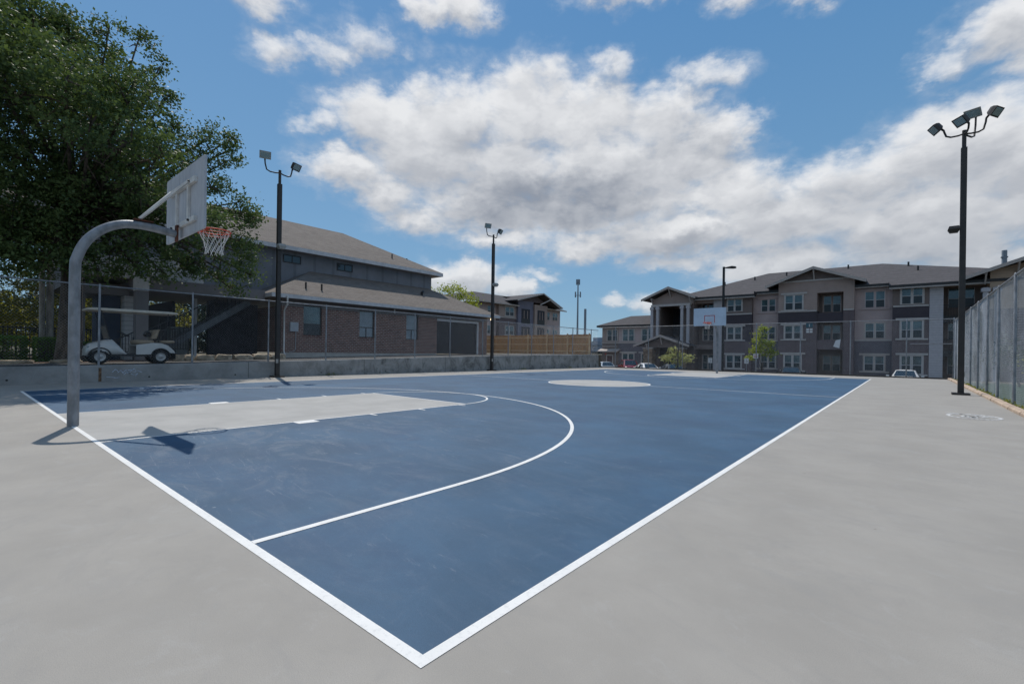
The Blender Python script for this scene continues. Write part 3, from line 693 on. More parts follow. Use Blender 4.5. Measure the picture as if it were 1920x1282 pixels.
gdo = gd.build('garage_door', M_garage, cl)
f = MB(); wb(f, m, gar[0]-.0, gar[1], 3.18, 3.31, -.12, .03); wb(f, m, gar[1], gar[1]+.115, .92, 3.31, -.12, .03); f.build('door_trim', M_trim, gdo)
# lower roof: eave at x=-22.6
ex, uz, ux = -22.6, 3.88, -26.5; rise = (ex-ux)*.5
A = (ex, 9.0, uz); Bp = (ex, 26.0, uz); Cp = (ux, 26.0-(ex-ux), uz+rise); Dp = (ux, 9.0+(ex-ux), uz+rise)
f = MB(); f.poly([A, Bp, Cp, Dp]); f.poly([A, Dp, (ux, 9.0, uz)]); f.poly([Bp, (ux, 26.0, uz), Cp]); f.add([(*p[:2], p[2]-.03) for p in (A, Bp, (ux, 26.0, uz), (ux, 9.0, uz))], [(3, 2, 1, 0)])
lr = f.build('lower_roof', M_shing, cl)
f = MB(); f.box((ex-.03, 9.0, uz-.20), (ex+.01, 26.0, uz-.005)); f.box((ux, 8.99, uz-.2), (ex-.031, 9.03, uz-.005)); f.box((ux, 25.97, uz-.2), (ex-.031, 26.01, uz-.005))
f.build('fascia', M_trim, lr)
MB().box((ux, 9.031, uz-.19), (ex-.031, 25.969, uz-.165)).build('soffit', M_soffit, lr)
for yv in (11.2, 12.1): MB().tube([(-23.6, yv, uz+.4), (-23.6, yv, uz+.85)], .05, 8).build('roof_vent', M_bronzef, lr)
MB().tube([(-24.9,20.2,5.0),(-24.9,20.2,5.2),(-24.75,20.2,5.28)], .09, 8).build('roof_vent', M_bronzef, lr)
# upper storey
ufx = -26.5; mu = WM('x', ufx, 1)
f = MB(); f.box((-34, 2.2, 3.9), (ufx, 22.4, 7.0)); f.build('upper_wall', M_bluegrey, cl)
for a, b in ((11.25, 12.3), (14.62, 15.72)):
    f = MB(); z0, z1 = 6.16, 6.62
    wb(f, mu, a, b, z0, z0+.05, 0, .04); wb(f, mu, a, b, z1-.05, z1, 0, .04); wb(f, mu, a, a+.05, z0+.05, z1-.05, 0, .04); wb(f, mu, b-.05, b, z0+.05, z1-.05, 0, .04); wb(f, mu, (a+b)/2-.02, (a+b)/2+.02, z0+.05, z1-.05, 0, .04)
    w = f.build('high_window', M_bronzef, cl); wb(MB(), mu, a+.05, b-.05, z0+.05, z1-.05, 0, .015).build('pane', M_darkglass, w)
ue = -25.85; uy0, uy1, ez = -1.0, 23.0, 7.03; wv = 5.3; sl_ = .53
f = MB(); A = (ue, uy0, ez); Bq = (ue, uy1, ez); r1 = (ue-wv, uy1-wv, ez+wv*sl_); r0 = (ue-wv, uy0+wv, ez+wv*sl_); bk = ue-2*wv
f.poly([A, Bq, r1, r0]); f.poly([Bq, (bk, uy1, ez), r1]); f.poly([(bk, uy1, ez), (bk, uy0, ez), r0, r1]); f.poly([(bk, uy0, ez), A, r0]); f.poly([(ue, uy0, ez-.03), (bk, uy0, ez-.03), (bk, uy1, ez-.03), (ue, uy1, ez-.03)])
ur = f.build('main_roof', M_shing, cl)
f = MB(); f.box((ue-.03, uy0, ez-.24), (ue+.01, uy1, ez-.005)); f.box((bk, uy1-.03, ez-.24), (ue-.031, uy1+.01, ez-.005)); f.build('fascia', M_trim, ur)
MB().box((bk, uy0, ez-.22), (ue-.031, uy1-.031, ez-.2)).build('soffit', M_soffit, ur)
for yv in (19.3, 21.0): MB().tube([(-27.2-.3*(yv-19.3), yv, ez+.6), (-27.2-.3*(yv-19.3), yv, ez+1.05)], .045, 8).build('roof_vent', M_bronzef, ur)
# downspout, electric box, camera, corner lamp
MB().tube([(ex+.05, 9.75, uz-.1), (ex+.05, 9.75, 3.35), (fx+.08, 9.9, 3.12), (fx+.08, 9.9, 1.0), (fx+.2, 9.9, .78)], .045, 8).build('downspout', M_white, cl)
f = MB(); wb(f, m, 10.2, 10.62, 2.02, 2.5, .0, .14); bx = f.build('meter_box', M_metalg, cl)
MB().tube([m(10.52, 2.02, .05), m(10.52, 1.1, .05), m(10.44, .98, .05), m(10.2, .95, .05)], .02, 6).build('conduit', M_metalg, bx)
f = MB(); f.tube([(fx+.2, 16.6, 3.68), (fx+.22, 16.6, 3.5), (fx+.3, 16.55, 3.42)], .05, 8); f.build('security_camera', M_white, cl)
f = MB(); f.tube([(fx+.25, 25.5, 3.66), (fx+.25, 25.5, 3.5)], .08, 8)
lm = bpy.data.materials.new('lit_lamp'); lm.use_nodes = True; lm.node_tree.nodes['Principled BSDF'].inputs['Emission Color'].default_value = (1, .8, .5, 1); lm.node_tree.nodes['Principled BSDF'].inputs['Emission Strength'].default_value = 4
f.build('eave_lamp', lm, cl)
# breezeway at the left of the clubhouse
f = MB()
f.box((-23.8, 3.85, .5), (-23.3, 4.27, 3.46)); f.build('porch_column', M_brown, cl)
f = MB(); f.box((-26.4, 4.28, 3.50), (-23.36, 9.0, 4.02)); f.box((-26.4, 3.86, 3.50), (-23.82, 4.279, 4.02)); f.box((-27.5, 2.0, 3.3), (-24.6, 3.858, 3.74)); f.build('floor_beam', M_brown, cl)
MB().box((-23.82, 3.84, 3.462), (-23.28, 4.28, 4.03)).build('column_cap', M_white, cl)
f = MB(); f.box((-26.4, 4.5, 4.04), (-23.7, 6.4, 5.0)); f.box((-27.4, 2.2, 4.04), (-24.3, 4.0, 4.9)); f.build('balcony_parapet', M_clap, cl)
f = MB(); f.box((-25.2, 3.70, .5), (-24.5, 3.99, 3.29)); f.build('siding_pier', M_clap, cl)
f = MB(); f.box((-26.3, 2.9, .5), (-25.2, 3.69, 3.29)); f.build('utility_door', M_bluedoor, cl)
f = MB(); f.box((-25.3, 2.2, .5), (-25.0, 2.5, 3.29)); f.build('slim_post', M_brown, cl)
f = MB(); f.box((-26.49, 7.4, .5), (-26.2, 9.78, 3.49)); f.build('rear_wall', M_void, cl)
f = MB(); f.box((-26.0, 5.6, .5), (-25.6, 6.35, 2.1)); f.build('utility_panel', mk('panel_grey_green', (.2, .22, .22), .8), cl)
f = MB(); f.box((-25.4, 6.5, .5), (-25.28, 6.62, 3.5)); f.build('slim_column', M_trim, cl)
# staircase
st = empty('staircase', (-24.8, 6, .5), 'dark exterior staircase rising behind the parked golf cart', 'staircase')
f = MB(); f.bar((-24.3, 4.9, .9), (-24.3, 8.6, 3.45), .06, .3); f.bar((-25.3, 4.9, .9), (-25.3, 8.6, 3.45), .06, .3); f.build('stringer', mk('stair_grey', (.1, .115, .13), .7), st)
f = MB()
for k in range(13): t = k/13; f.box((-25.28, 4.9+3.7*t, .92+2.55*t), (-24.32, 5.2+3.7*t, .97+2.55*t))
f.build('tread', M_conc, st)
f = MB(); f.bar((-24.3, 4.3, 1.75), (-24.3, 8.6, 4.35), .05, .05); f.bar((-24.3, 4.3, .85), (-24.3, 8.6, 3.45), .03, .03)
for k in range(24): t = (k+.5)/24; f.bar((-24.3, 4.3+4.3*t, .85+2.6*t), (-24.3, 4.3+4.3*t, 1.75+2.6*t), .02)
f.build('railing', M_black, st)
e = empty('iron_railing', (-23.6, 4, .5), 'short black iron handrail climbing behind the golf cart seats', 'railing')
f = MB(); f.bar((-23.2, 3.0, 1.25), (-23.2, 3.75, 1.7), .04); f.bar((-23.2, 3.0, .7), (-23.2, 3.75, .95), .03); f.bar((-23.2,4.35,1.78),(-23.2,5.7,1.98),.04); f.bar((-23.2,4.35,1.0),(-23.2,5.7,1.05),.03)
for k in range(8): f.bar((-23.2, 3.0+.1*k, .7+.033*k), (-23.2, 3.0+.1*k, 1.25+.06*k), .02)
for k in range(13): f.bar((-23.2, 4.4+.1*k, 1.0), (-23.2, 4.4+.1*k, 1.79+.015*k), .02)
for yv in (3.0, 3.75, 4.35, 5.7): f.bar((-23.2, yv, .5), (-23.2, yv, 1.5), .04)
f.build('rails', M_black, e)

# ------------------------------------------------------------ golf cart (front towards -y)
def wheel(e, c, r, w, ax='x'):
    c = Vector(c); d = Vector((1, 0, 0)) if ax == 'x' else Vector((0, 1, 0))
    ty = MB(); prof = [(-.5, .62), (-.5, .9), (-.38, 1), (.38, 1), (.5, .9), (.5, .62)]
    s1 = Vector((0, 1, 0)) if ax == 'x' else Vector((1, 0, 0)); n = 24; rings = []
    for (o, q) in prof: rings.append([c+d*w*o+s1*math.cos(2*math.pi*k/n)*r*q+Vector((0, 0, 1))*math.sin(2*math.pi*k/n)*r*q for k in range(n)])
    ty.loft(rings, smooth=True, cap=False); wo_ = ty.build('wheel', M_rubber, e)
    for sg in (-1, 1):
        rr = []
        for o, q in ((.50, .62), (.42, .56), (.40, .3), (.48, .16), (.49, .0001)): rr.append([c+d*w*(o+.02)*sg+s1*math.cos(2*math.pi*k/n)*r*q+Vector((0, 0, 1))*math.sin(2*math.pi*k/n)*r*q for k in range(n)])
        MB().loft(rr, smooth=True, cap=False).build('rim', M_rim, wo_)
    return wo_
gc = local(empty('golf_cart', (-19.0, 2.78, .535), 'white golf cart with a cream roof parked in tree shade behind the left fence', 'golf cart'))
for (yv, xv) in ((-.80, .43), (.80, .43), (-.80, -.43), (.80, -.43)): wheel(gc, (xv, yv, .23), .235, .2)
MB().box((-.5, -.85, .24), (.5, .95, .31)).build('chassis', M_black, gc)
f = MB(); prof = [(-1.12,.34,.36),(-1.10,.52,.44),(-.98,.66,.50),(-.7,.76,.54),(-.48,.80,.54),(-.36,.66,.53),(-.12,.32,.50),(-.02,.28,.5)]
f.loft([[(-w*.9, y, .26), (-w, y, min(z, .42)), (-w*.95, y, z-.05 if z > .4 else z), (-w*.6, y, z), (w*.6, y, z), (w*.95, y, z-.05 if z > .4 else z), (w, y, min(z, .42)), (w*.9, y, .26)] for y, z, w in prof])
cow = f.build('front_cowl', M_cartw, gc)
f = MB()
for s in (-1, 1): MB().tube([(s*.36, -1.03, .52), (s*.36, -1.08, .5)], .055, 10).build('headlight', M_lens, cow)
for s in (-1, 1):   # wheel arches front, dark
    MB().loft([[(s*.545, -.8+.30*math.cos(t), .23+.30*math.sin(t)), (s*.30, -.8+.30*math.cos(t), .23+.30*math.sin(t)), (s*.30, -.8+.26*math.cos(t), .23+.26*math.sin(t)), (s*.545, -.8+.26*math.cos(t), .23+.26*math.sin(t))] for t in np.linspace(.0, math.pi, 14)]).build('wheel_arch', M_black, gc)
f = MB()
def side(s):
    pr = [(.12,.30),(.12,.62),(.34,.64),(.52,.70),(.80,.70),(1.0,.62),(1.18,.44),(1.22,.36),(1.08,.36)]
    arch = [(.80+.29*math.cos(t), .24+.29*math.sin(t)) for t in np.linspace(.45, math.pi-.25, 10)]
    return [(s*.54, a, b) for a, b in pr+arch]
for s in (-1, 1): f.prism(side(s), (-s*.05, 0, 0))
f.loft([[(-.49, y, z), (.49, y, z), (.49, y, z-.04), (-.49, y, z-.04)] for y, z in ((.12,.63),(.52,.69),(.8,.69),(1.0,.61),(1.19,.44))], smooth=False)
f.build('rear_body', M_cartw, gc)
for s in (-1, 1): MB().loft([[(s*.545, .8+.29*math.cos(t), .23+.29*math.sin(t)), (s*.30, .8+.29*math.cos(t), .23+.29*math.sin(t)), (s*.30, .8+.255*math.cos(t), .23+.255*math.sin(t)), (s*.545, .8+.255*math.cos(t), .23+.255*math.sin(t))] for t in np.linspace(.0, math.pi, 14)]).build('wheel_arch', M_black, gc)
MB().box((-.48, -.1, .30), (.48, .13, .335)).build('floor', M_black, gc)
def cushion(a, b, r=.035):
    x0, y0_, z0 = a; x1, y1_, z1 = b; f = MB()
    f.loft([[(x0+i, y0_+i, z), (x1-i, y0_+i, z), (x1-i, y1_-i, z), (x0+i, y1_-i, z)] for z, i in ((z0, r), (z0+r, 0), (z1-r, 0), (z1, r))]); return f
cushion((-.46, .14, .65), (.46, .62, .80)).build('seat', M_seat, gc)
f = MB(); f.loft([[(-.46, y, z), (.46, y, z), (.46, y+.09, z+.01), (-.46, y+.09, z+.01)] for y, z in ((.60,.84),(.62,.9),(.68,1.12),(.70,1.16))]); f.build('seat_back', M_seat, gc)
cushion((-.44, .86, .70), (.44, 1.22, .80)).build('rear_seat', M_seat, gc)
f = MB(); f.bar((-.4,1.25,.32),(.4,1.25,.32),.03,.36); f.box((-.4,1.15,.30),(.4,1.5,.33)); f.bar((-.42,1.22,.8),(-.42,1.5,.95),.03); f.bar((.42,1.22,.8),(.42,1.5,.95),.03); f.build('rear_step', M_black, gc)
rf = MB(); ol = [(-.58,-.95),(-.50,-1.12),(.50,-1.12),(.58,-.95),(.58,1.15),(.5,1.3),(-.5,1.3),(-.58,1.15)]
rf.loft([[(x*k, y*k, z) for x, y in ol] for z, k in ((1.71, .97), (1.74, 1.0), (1.78, .98), (1.80, .85), (1.815, .5))]); rf.build('roof', M_roofc, gc)
f = MB()
for s in (-1, 1):
    MB().tube([(s*.50, -.55, .78), (s*.52, -.78, 1.72)], .016, 6).build('roof_strut', M_black, gc); MB().tube([(s*.50, .72, .72), (s*.53, .95, 1.2), (s*.53, 1.0, 1.72)], .016, 6).build('roof_strut', M_black, gc)
MB().bar((-.5, -.66, 1.25), (.5, -.66, 1.25), .02).build('windscreen_bar', M_black, gc)
f = MB(); f.poly([(-.49,-.56,.82),(.49,-.56,.82),(.49,-.655,1.22),(-.49,-.655,1.22)])
wsm = bpy.data.materials.new('clear_windscreen'); wsm.use_nodes = True; b_ = wsm.node_tree.nodes['Principled BSDF']; b_.inputs['Transmission Weight'].default_value = .9; b_.inputs['Roughness'].default_value = .05; b_.inputs['Base Color'].default_value = (.7, .75, .75, 1); b_.inputs['IOR'].default_value = 1.05
f.build('windscreen', wsm, gc)
f = MB(); cs = Vector((.22, -.16, .98)); ax_ = Vector((0, .5, .85)).normalized(); sx = Vector((1, 0, 0)); sy = ax_.cross(sx)
f.tube([cs+sx*.17*math.cos(t)+sy*.17*math.sin(t) for t in np.linspace(0, 2*math.pi, 21)], .013, 6, cap=False); f.tube([cs, Vector((.22, -.42, .55))], .018, 6); f.bar(cs-sx*.16, cs+sx*.16, .02)
f.build('steering_wheel', M_black, gc)
f = MB(); f.tube([(-.3,.55,1.0),(-.1,.55,1.02),(.05,.55,1.0)], [.09,.11,.08], 10); f.build('bag', M_black, gc)

# ------------------------------------------------------------ foliage
def leaves(name, mat, parent, centres, size, seed, up=.5, aspect=.55):
    rs = np.random.RandomState(seed); C = np.asarray(centres, float); n = len(C)
    nr = rs.normal(size=(n, 3)); nr[:, 2] += up; nr /= np.linalg.norm(nr, axis=1)[:, None]
    t = rs.normal(size=(n, 3)); t -= nr*np.sum(t*nr, 1)[:, None]; t /= np.linalg.norm(t, axis=1)[:, None]; b = np.cross(nr, t)
    s = size*rs.uniform(.6, 1.3, (n, 1))
    V = np.stack([C-t*s*.5, C+b*s*.5*aspect+nr*s*.06, C+t*s*.55, C-b*s*.5*aspect+nr*s*.06], 1).reshape(-1, 3)
    if parent is not None and parent.type == 'EMPTY' : V = V-np.array(parent.location)
    me = bpy.data.meshes.new(name); me.vertices.add(4*n); me.vertices.foreach_set('co', V.astype('f').ravel())
    me.loops.add(4*n); me.loops.foreach_set('vertex_index', np.arange(4*n, dtype='i'))
    me.polygons.add(n); me.polygons.foreach_set('loop_start', np.arange(0, 4*n, 4, dtype='i')); me.polygons.foreach_set('loop_total', np.full(n, 4, dtype='i'))
    me.update(calc_edges=True); me.materials.append(mat)
    o = bpy.data.objects.new(name, me); COL.objects.link(o)
    if parent is not None: o.parent = parent
    return o
def blobpts(blobs, per, cl_r, dens, seed, flat=.8):
    """leaf centres in clumps inside ellipsoids; dens = clumps per m^3-ish"""
    rs = np.random.RandomState(seed); out = []; cents = []
    for (x, y, z, r) in blobs:
        k = max(7, int(dens*r**2.3)); d = rs.normal(size=(k, 3)); d /= np.linalg.norm(d, axis=1)[:, None]
        rad = r*(rs.uniform(.25, 1.08, (k, 1))**.55)
        c = np.array([x, y, z])+d*rad*np.array([1, 1, flat]); cents.append(c)
        cr = cl_r*rs.uniform(.55, 1.35, (k, 1, 1))
        q = rs.normal(size=(k, per, 3))*.5*np.array([1, 1, .62]); out.append((c[:, None]+q*cr).reshape(-1, 3))
    return np.concatenate(out), np.concatenate(cents)
def tree(name, label, base, blobs, mat, bark, trunk_r, leaf, per=26, cl_r=.42, dens=24, seed=1, cat='tree', group=None, twigs=.25, limbstart=.35, up=.5, lean=(0, 0)):
    e = empty(name, base, label, cat, group); pts, cents = blobpts(blobs, per, cl_r, dens, seed)
    leaves('crown', mat, e, pts, leaf, seed, up)
    B0 = Vector(base); cm = np.mean([b[:3] for b in blobs], 0); zt = max(b[2] for b in blobs); zb = min(b[2]-b[3] for b in blobs)
    f = MB(); rs = random.Random(seed); fork = Vector((B0.x+lean[0], B0.y+lean[1], B0.z+(zt-B0.z)*limbstart))
    f.tube([B0-Vector((0, 0, .1)), B0+(fork-B0)*.15, B0+(fork-B0)*.5+Vector((.05, .03, 0)), fork], [trunk_r*1.35, trunk_r*1.05, trunk_r*.9, trunk_r*.75], 12)
    for (x, y, z, r) in blobs:
        t = Vector((x, y, z)); mid = fork+(t-fork)*.5+Vector((rs.uniform(-.2, .2), rs.uniform(-.2, .2), (.10 if z < fork.z+1 else -.08)*(t-fork).length))
        f.tube([fork, fork+(mid-fork)*.5+Vector((0,0,.05)), mid, t], [trunk_r*.42, trunk_r*.28, trunk_r*.16, trunk_r*.06], 7)
        for k in range(int(5+twigs*20)):
            d = Vector((rs.gauss(0, 1), rs.gauss(0, 1), rs.gauss(0, .8))).normalized()*r*rs.uniform(.6, 1.0)
            s0 = mid+(t-mid)*rs.uniform(.3, 1.0); f.tube([s0, s0+d*.5+Vector((0, 0, .05)), s0+d], [trunk_r*.10, trunk_r*.06, trunk_r*.02], 5)
    f.build('trunk', bark, e, fix=False)
    return e
OB = [(-21.0, 2.5, 12.71, 0.5), (-21.0, 3.38, 12.83, 0.45), (-21.0, 4.02, 11.98, 0.45), (-21.0, 4.29, 10.96, 0.4), (-21.0, 4.65, 10.05, 0.4), (-21.0, 5.87, 10.08, 0.4), (-21.0, 6.52, 10.04, 0.3), (-21.0, 6.49, 9.16, 0.4), (-21.0, 6.2, 8.05, 0.45), (-21.0, 7.04, 7.52, 0.4), (-21.0, 7.6, 6.94, 0.35), (-21.0, 7.44, 5.67, 0.45), (-21.0, 1.44, 12.14, 0.5), (-21.0, 0.53, 12.18, 0.5), (-21.0, 4.93, 9.3, 0.5), (-21.0, 7.37, 4.36, 0.4), (-21.0, 6.77, 3.59, 0.35),(-16.7,2.3,8.5,.95),(-16.3,3.1,7.0,.75),(-15.9,2.2,7.0,.8),(-16.4,1.4,7.6,1.1),(-16.2,4.1,5.7,.55),(-17.0,2.5,9.4,.7),(-15.9,.8,8.2,.9),(-20.8,6.9,5.7,.75),(-20.9,7.4,5.1,.5),(-20.7,6.3,4.3,.65),(-20.5,5.2,4.0,.55),(-20.5,4.2,3.9,.5),(-20.5,5.7,9.3,.55),(-20.5,6.3,9.4,.3),(-20.6,7.3,6.6,.45),(-20.6,2.2,3.7,.6),(-20.2,3.3,3.9,.5),(-17.4,1.0,8.6,1.4),(-17.6,-0.6,9.2,1.7),(-18,-2.2,10,2),(-17.9,2.3,7.4,1.0),(-17.8,3.0,6.1,.85),(-16.6,3.45,6.2,.7),(-18.0,4.5,5.6,.85),(-19.5,3.4,4.6,.8),(-19.8,4.6,4.9,.75),(-20.3,.9,4.0,.9),(-20.0,-.3,4.2,1.0),(-22.3,1.2,4.6,1.0),(-19.6,5.4,7.4,.6),(-22.0, 0.62, 11.02, 2.6), (-22.0, 2.44, 11.3, 1.6), (-22.5, 0.05, 12.9, 1.9), (-22.5, -1.49, 11.04, 3), (-21.5, 1.4, 8.58, 2.6), (-21.0, 3.1, 9.2, 1.6), (-21.0, -0.13, 6.5, 2.7), (-21.0, -1.72, 6.03, 3.0), (-20.5, 2.13, 5.94, 2.1), (-20.5, 3.7, 7.75, 1.35), (-20.5, 5.25, 8.5, .75), (-20.0, 4.35, 6.19, 1.25), (-20.5, 5.95, 6.1, .95), (-20.8, 6.45, 4.7, .7), (-21.0, 0.45, 4.3, 1.4), (-21.0, -0.78, 4.0, 1.6), (-20.5, 2.6, 4.45, .95), (-20.4, 5.3, 4.35, .6), (-20.5, 1.75, 3.95, .7), (-21.0, 3.8, 11.0, .6), (-19.0, -2.8, 8.5, 2.3), (-18.8, -4.5, 7.0, 2.5), (-18.6, 0.2, 8.6, 1.6), (-19.2, 2.3, 7.8, 1.2),(-20.9,4.6,4.5,.7),(-20.6,6.9,6.9,.5)]
tree('oak_tree', 'huge dark green live oak filling the upper left corner over the parked cart', (-22.6, 1.75, .5), OB, L_oak, M_bark, .34, .125, per=44, cl_r=.42, dens=25, seed=3, twigs=.3, limbstart=.45)
# smaller plants behind, lit yellow-green
for i, (x, y, z, r, lab) in enumerate([(-33,-1.6,2.2,2.2,'leafy yellow-green tree glowing behind the hedges at the left edge'),(-34,2.4,3.1,2.2,'bright yellow-green tree between the pale posts and the hoop post'),(-35,6.2,2.8,2.0,'yellow-green tree seen through the clubhouse breezeway'),(-40,-6.5,5.0,4.2,'tall dark tree behind the oak at the far left edge')]):
    if i in (0, 1, 2): r *= 1.25
    tree('garden_tree', lab, (x, y, .5), [(x, y, z, r), (x+.5, y-1.3, z+.4, r*.7), (x-.4, y+1.3, z-.3, r*.75), (x, y, z+r*.8, r*.6)], L_dk if i == 3 else L_back, M_bark, .12, .13, per=24, cl_r=.4, dens=22, seed=20+i, group='garden trees behind the oak')
for i, (x, y, z, r) in enumerate([(-44,-2,2.8,3.2),(-45,5,3.0,3.4),(-44,12,2.6,3.2)]):
    tree('garden_tree', ['dark backdrop tree behind the hedges, leftmost of three','dark backdrop tree behind the pale posts, middle of three','dark backdrop tree seen through the breezeway, rightmost of three'][i], (x, y, .5), [(x,y,z,r),(x+1,y-2,z+.3,r*.8),(x,y+2.2,z-.2,r*.85),(x,y,z+1.8,r*.6)], L_dk, M_bark, .15, .2, per=22, cl_r=.5, dens=22, seed=90+i, group='garden trees behind the oak')
tree('garden_tree', 'yellow-green tree rising behind the right end of the clubhouse roof', (-36, 33, 0), [(-37.2,32,6.6,1.5),(-35.6,33,7.3,1.35),(-34.2,33.6,6.6,1.1),(-38.6,31.5,7.4,1.1),(-33.3,33.8,6.0,.8)], L_yel, M_bark, .16, .19, per=20, cl_r=.5, dens=24, seed=31, group='garden trees behind the oak')
def hedge(label, x0, x1, y0, y1, z0, z1, seed, sz=.06, n=5200):
    rs = np.random.RandomState(seed); c = rs.uniform(-1, 1, (n, 3)); k = rs.randint(0, 3, n); s = np.sign(c[np.arange(n), k]); c[np.arange(n), k] = s*rs.uniform(.82, 1.03, n)
    c *= 1+.05*np.sin(c[:, [1, 2, 0]]*9+seed)
    P = np.array([(x0+x1)/2, (y0+y1)/2, (z0+z1)/2])+c*np.array([(x1-x0)/2, (y1-y0)/2, (z1-z0)/2])
    e = empty('hedge', ((x0+x1)/2, (y0+y1)/2, z0), label, 'hedge', 'clipped hedges by the left kerb')
    leaves('foliage', L_hedge, e, P, sz, seed, .3)
    f = MB()
    for _ in range(40):
        a = (rnd.uniform(x0+.1, x1-.1), rnd.uniform(y0+.1, y1-.1)); f.tube([((x0+x1)/2, (y0+y1)/2, z0-.05), (a[0], a[1], z0+.4), (a[0], a[1], z1-.1)], [.02, .014, .006], 5)
    f.build('stems', M_bark, e, fix=False)
hedge('square clipped hedge nearest the left edge of the photo', -24.4, -23.2, -.95, .72, .5, 1.42, 41, n=9000)
hedge('darker square hedge, second from the left, beside the pale posts', -23.9, -22.9, .86, 1.55, .48, 1.38, 42)
hedge('small low hedge tucked right behind the near hoop post', -24.6, -23.6, 1.7, 2.5, .5, 1.25, 43)
# pale double post
pp = empty('pale_posts', (-24.0, 1.2, .5), 'pair of tall pale concrete posts between the hedges and the hoop post', 'post')
MB().tube([(-24.0, 1.14, .5), (-24.0, 1.12, 4.6)], .085, 12).build('post', M_palebark, pp); MB().tube([(-24.1, 1.36, .5), (-24.1, 1.35, 4.6)], .11, 12).build('post', M_palebark, pp)
e = empty('picket_fence', (-27, -1, .5), 'dark iron picket fence in the shade behind the clipped hedges', 'fence')
f = MB()
for k in range(60): f.bar((-27.5, -4+k*.13, .5), (-27.5, -4+k*.13, 1.9), .03)
f.build('pickets', M_black, e); f = MB(); f.bar((-27.5, -4, 1.85), (-27.5, 3.8, 1.85), .05); f.bar((-27.5, -4, .65), (-27.5, 3.8, .65), .05); f.build('rails', M_black, e)
# mulch strip and kerb stones
mb = MB(); mb.add([(x, y, left_z(y)+.012) for y in (-8, 0, 5.2, 9.6) for x in (-25, -21.3)], [(0,1,3,2),(2,3,5,4),(4,5,7,6)]); tag(mb.build('mulch_bed', M_mulch), kind='structure')
def rock(label, c, s, seed):
    rs = random.Random(seed); bm = bmesh.new(); bmesh.ops.create_icosphere(bm, subdivisions=2, radius=1)
    for v in bm.verts: 
        k = 1+rs.uniform(-.16, .16); v.co = Vector((max(-.8, min(.8, v.co.x))*s[0]*k, max(-.8, min(.8, v.co.y))*s[1]*k, max(-.6, min(.6, v.co.z))*s[2]*k))
    me = bpy.data.meshes.new('rock'); bm.to_mesh(me); bm.free(); me.materials.append(M_rock); o = bpy.data.objects.new('rock', me); COL.objects.link(o); o.location = c; o.rotation_euler = (0, 0, rs.uniform(-.3, .3))
    return tag(o, label, 'rock', 'limestone edging rocks behind the fence')
yv = 4.55; labs = ['pale upright rock just right of the golf cart','small rounded edging rock, second right of the cart','long flat edging rock in the middle of the row','edging rock with a broad top left of the fence post','long low edging rock near the light pole','last edging rock before the downspout','dark low edging rock at the foot of the brick corner']
for i, w in enumerate((.22, .2, .42, .38, .5, .42, .4)):
    rock(labs[i], (-21.0, yv+w, left_z(yv)+.12), (.26, w, .22 if i else .3), 60+i); yv += 2*w*.86
for i, (y, w, lab) in enumerate(((-1.2, .7, 'flat kerb rock at the left photo edge under the hedge'), (.2, .6, 'flat kerb rock in front of the second hedge'), (1.5, .5, 'flat kerb rock hidden partly by the near hoop post'))): rock(lab, (-21.4, y, left_z(y)+.05), (.2, w, .13), 80+i)

# ------------------------------------------------------------ wooden fence beyond the wall
wf = empty('wooden_fence', (-28, 36.6, .9), 'tall cedar board fence seen from its rail side beyond the garage', 'fence')
f = MB(); xa = -40.0
while xa < -20.9: f.box((xa, 36.6, .9), (xa+.135, 36.62, 2.86+rnd.uniform(-.015, .015))); xa += .14
f.build('boards', M_wood, wf)
f = MB()
for zz in (1.25, 1.9, 2.55): f.box((-40, 36.54, zz), (-20.9, 36.598, zz+.09))
f.build('rails', M_woodp, wf)
for k in range(9): MB().box((-40+k*2.38, 36.44, .7), (-39.9+k*2.38, 36.538, 2.95)).build('post', M_woodp, wf)
# ------------------------------------------------------------ apartments facing the court
ap = empty('apartment_building', (-8, 54, -1.3), 'long three-storey apartment building in taupe and charcoal siding across the parking lot', 'building')
fy = 54.3; BZ = -1.3
def sect(name, mat, x0, x1, z0, z1, yf, yb=60.5): return MB().box((x0, yf, z0), (x1, yb, z1)).build(name, mat, ap)
# left two-storey wing
sect('lower_wall', M_umber2, -29.5, -27.05, BZ, 2.45, 54.35); sect('lower_wall', M_slate, -27.048, -22.2, BZ, 2.45, 54.3)
sect('upper_wall', M_taupe, -29.5, -27.05, 2.6, 4.75, 54.35); sect('upper_wall', M_pink, -27.048, -22.2, 2.6, 4.75, 54.3)
sect('band', M_trimw, -29.53, -22.2, 2.452, 2.598, 54.26)
m54 = WM('y', 54.3, -1); m543 = WM('y', 54.35, -1)
window(ap, m543, -28.85, -27.2, 2.75, 4.3, header=False, sill=False, frame=M_trimw, top=M_darkglass)
for a, b in ((-26.6, -24.85), (-24.0, -22.3)):
    window(ap, m54, a, b, 2.70, 4.32, sill=False, frame=M_whitea, top=M_skyglass, low=M_skyglass); window(ap, m54, a, b, -.35, 1.22, header=True, sill=True, frame=M_whitea, low=M_skyglass)
f = MB(); wb(f, m543, -28.85, -27.85, -.9, .98, 0, .05); dr = f.build('side_door', M_whitea, ap); wb(MB(), m543, -28.72, -27.98, -.9, .84, .051, .07).build('panel', mk('maroon_door', (.09, .05, .05), .6), dr)
wb(MB(), m543, -29.05, -28.85, .98, 1.15, 0, .03).build('exit_sign', M_signr, ap)
f = MB(); f.prism([(-29.7, 54.3, 1.75), (-26.8, 54.3, 1.75), (-26.8, 53.4, 1.45), (-29.7, 53.4, 1.45)], (0, 0, -.12)); f.build('door_awning', M_trimw, ap)
f = MB(); wb(f, m543, -29.5, -27.3, 2.0, 2.1, 0, .05); f.build('band', M_trimw, ap)
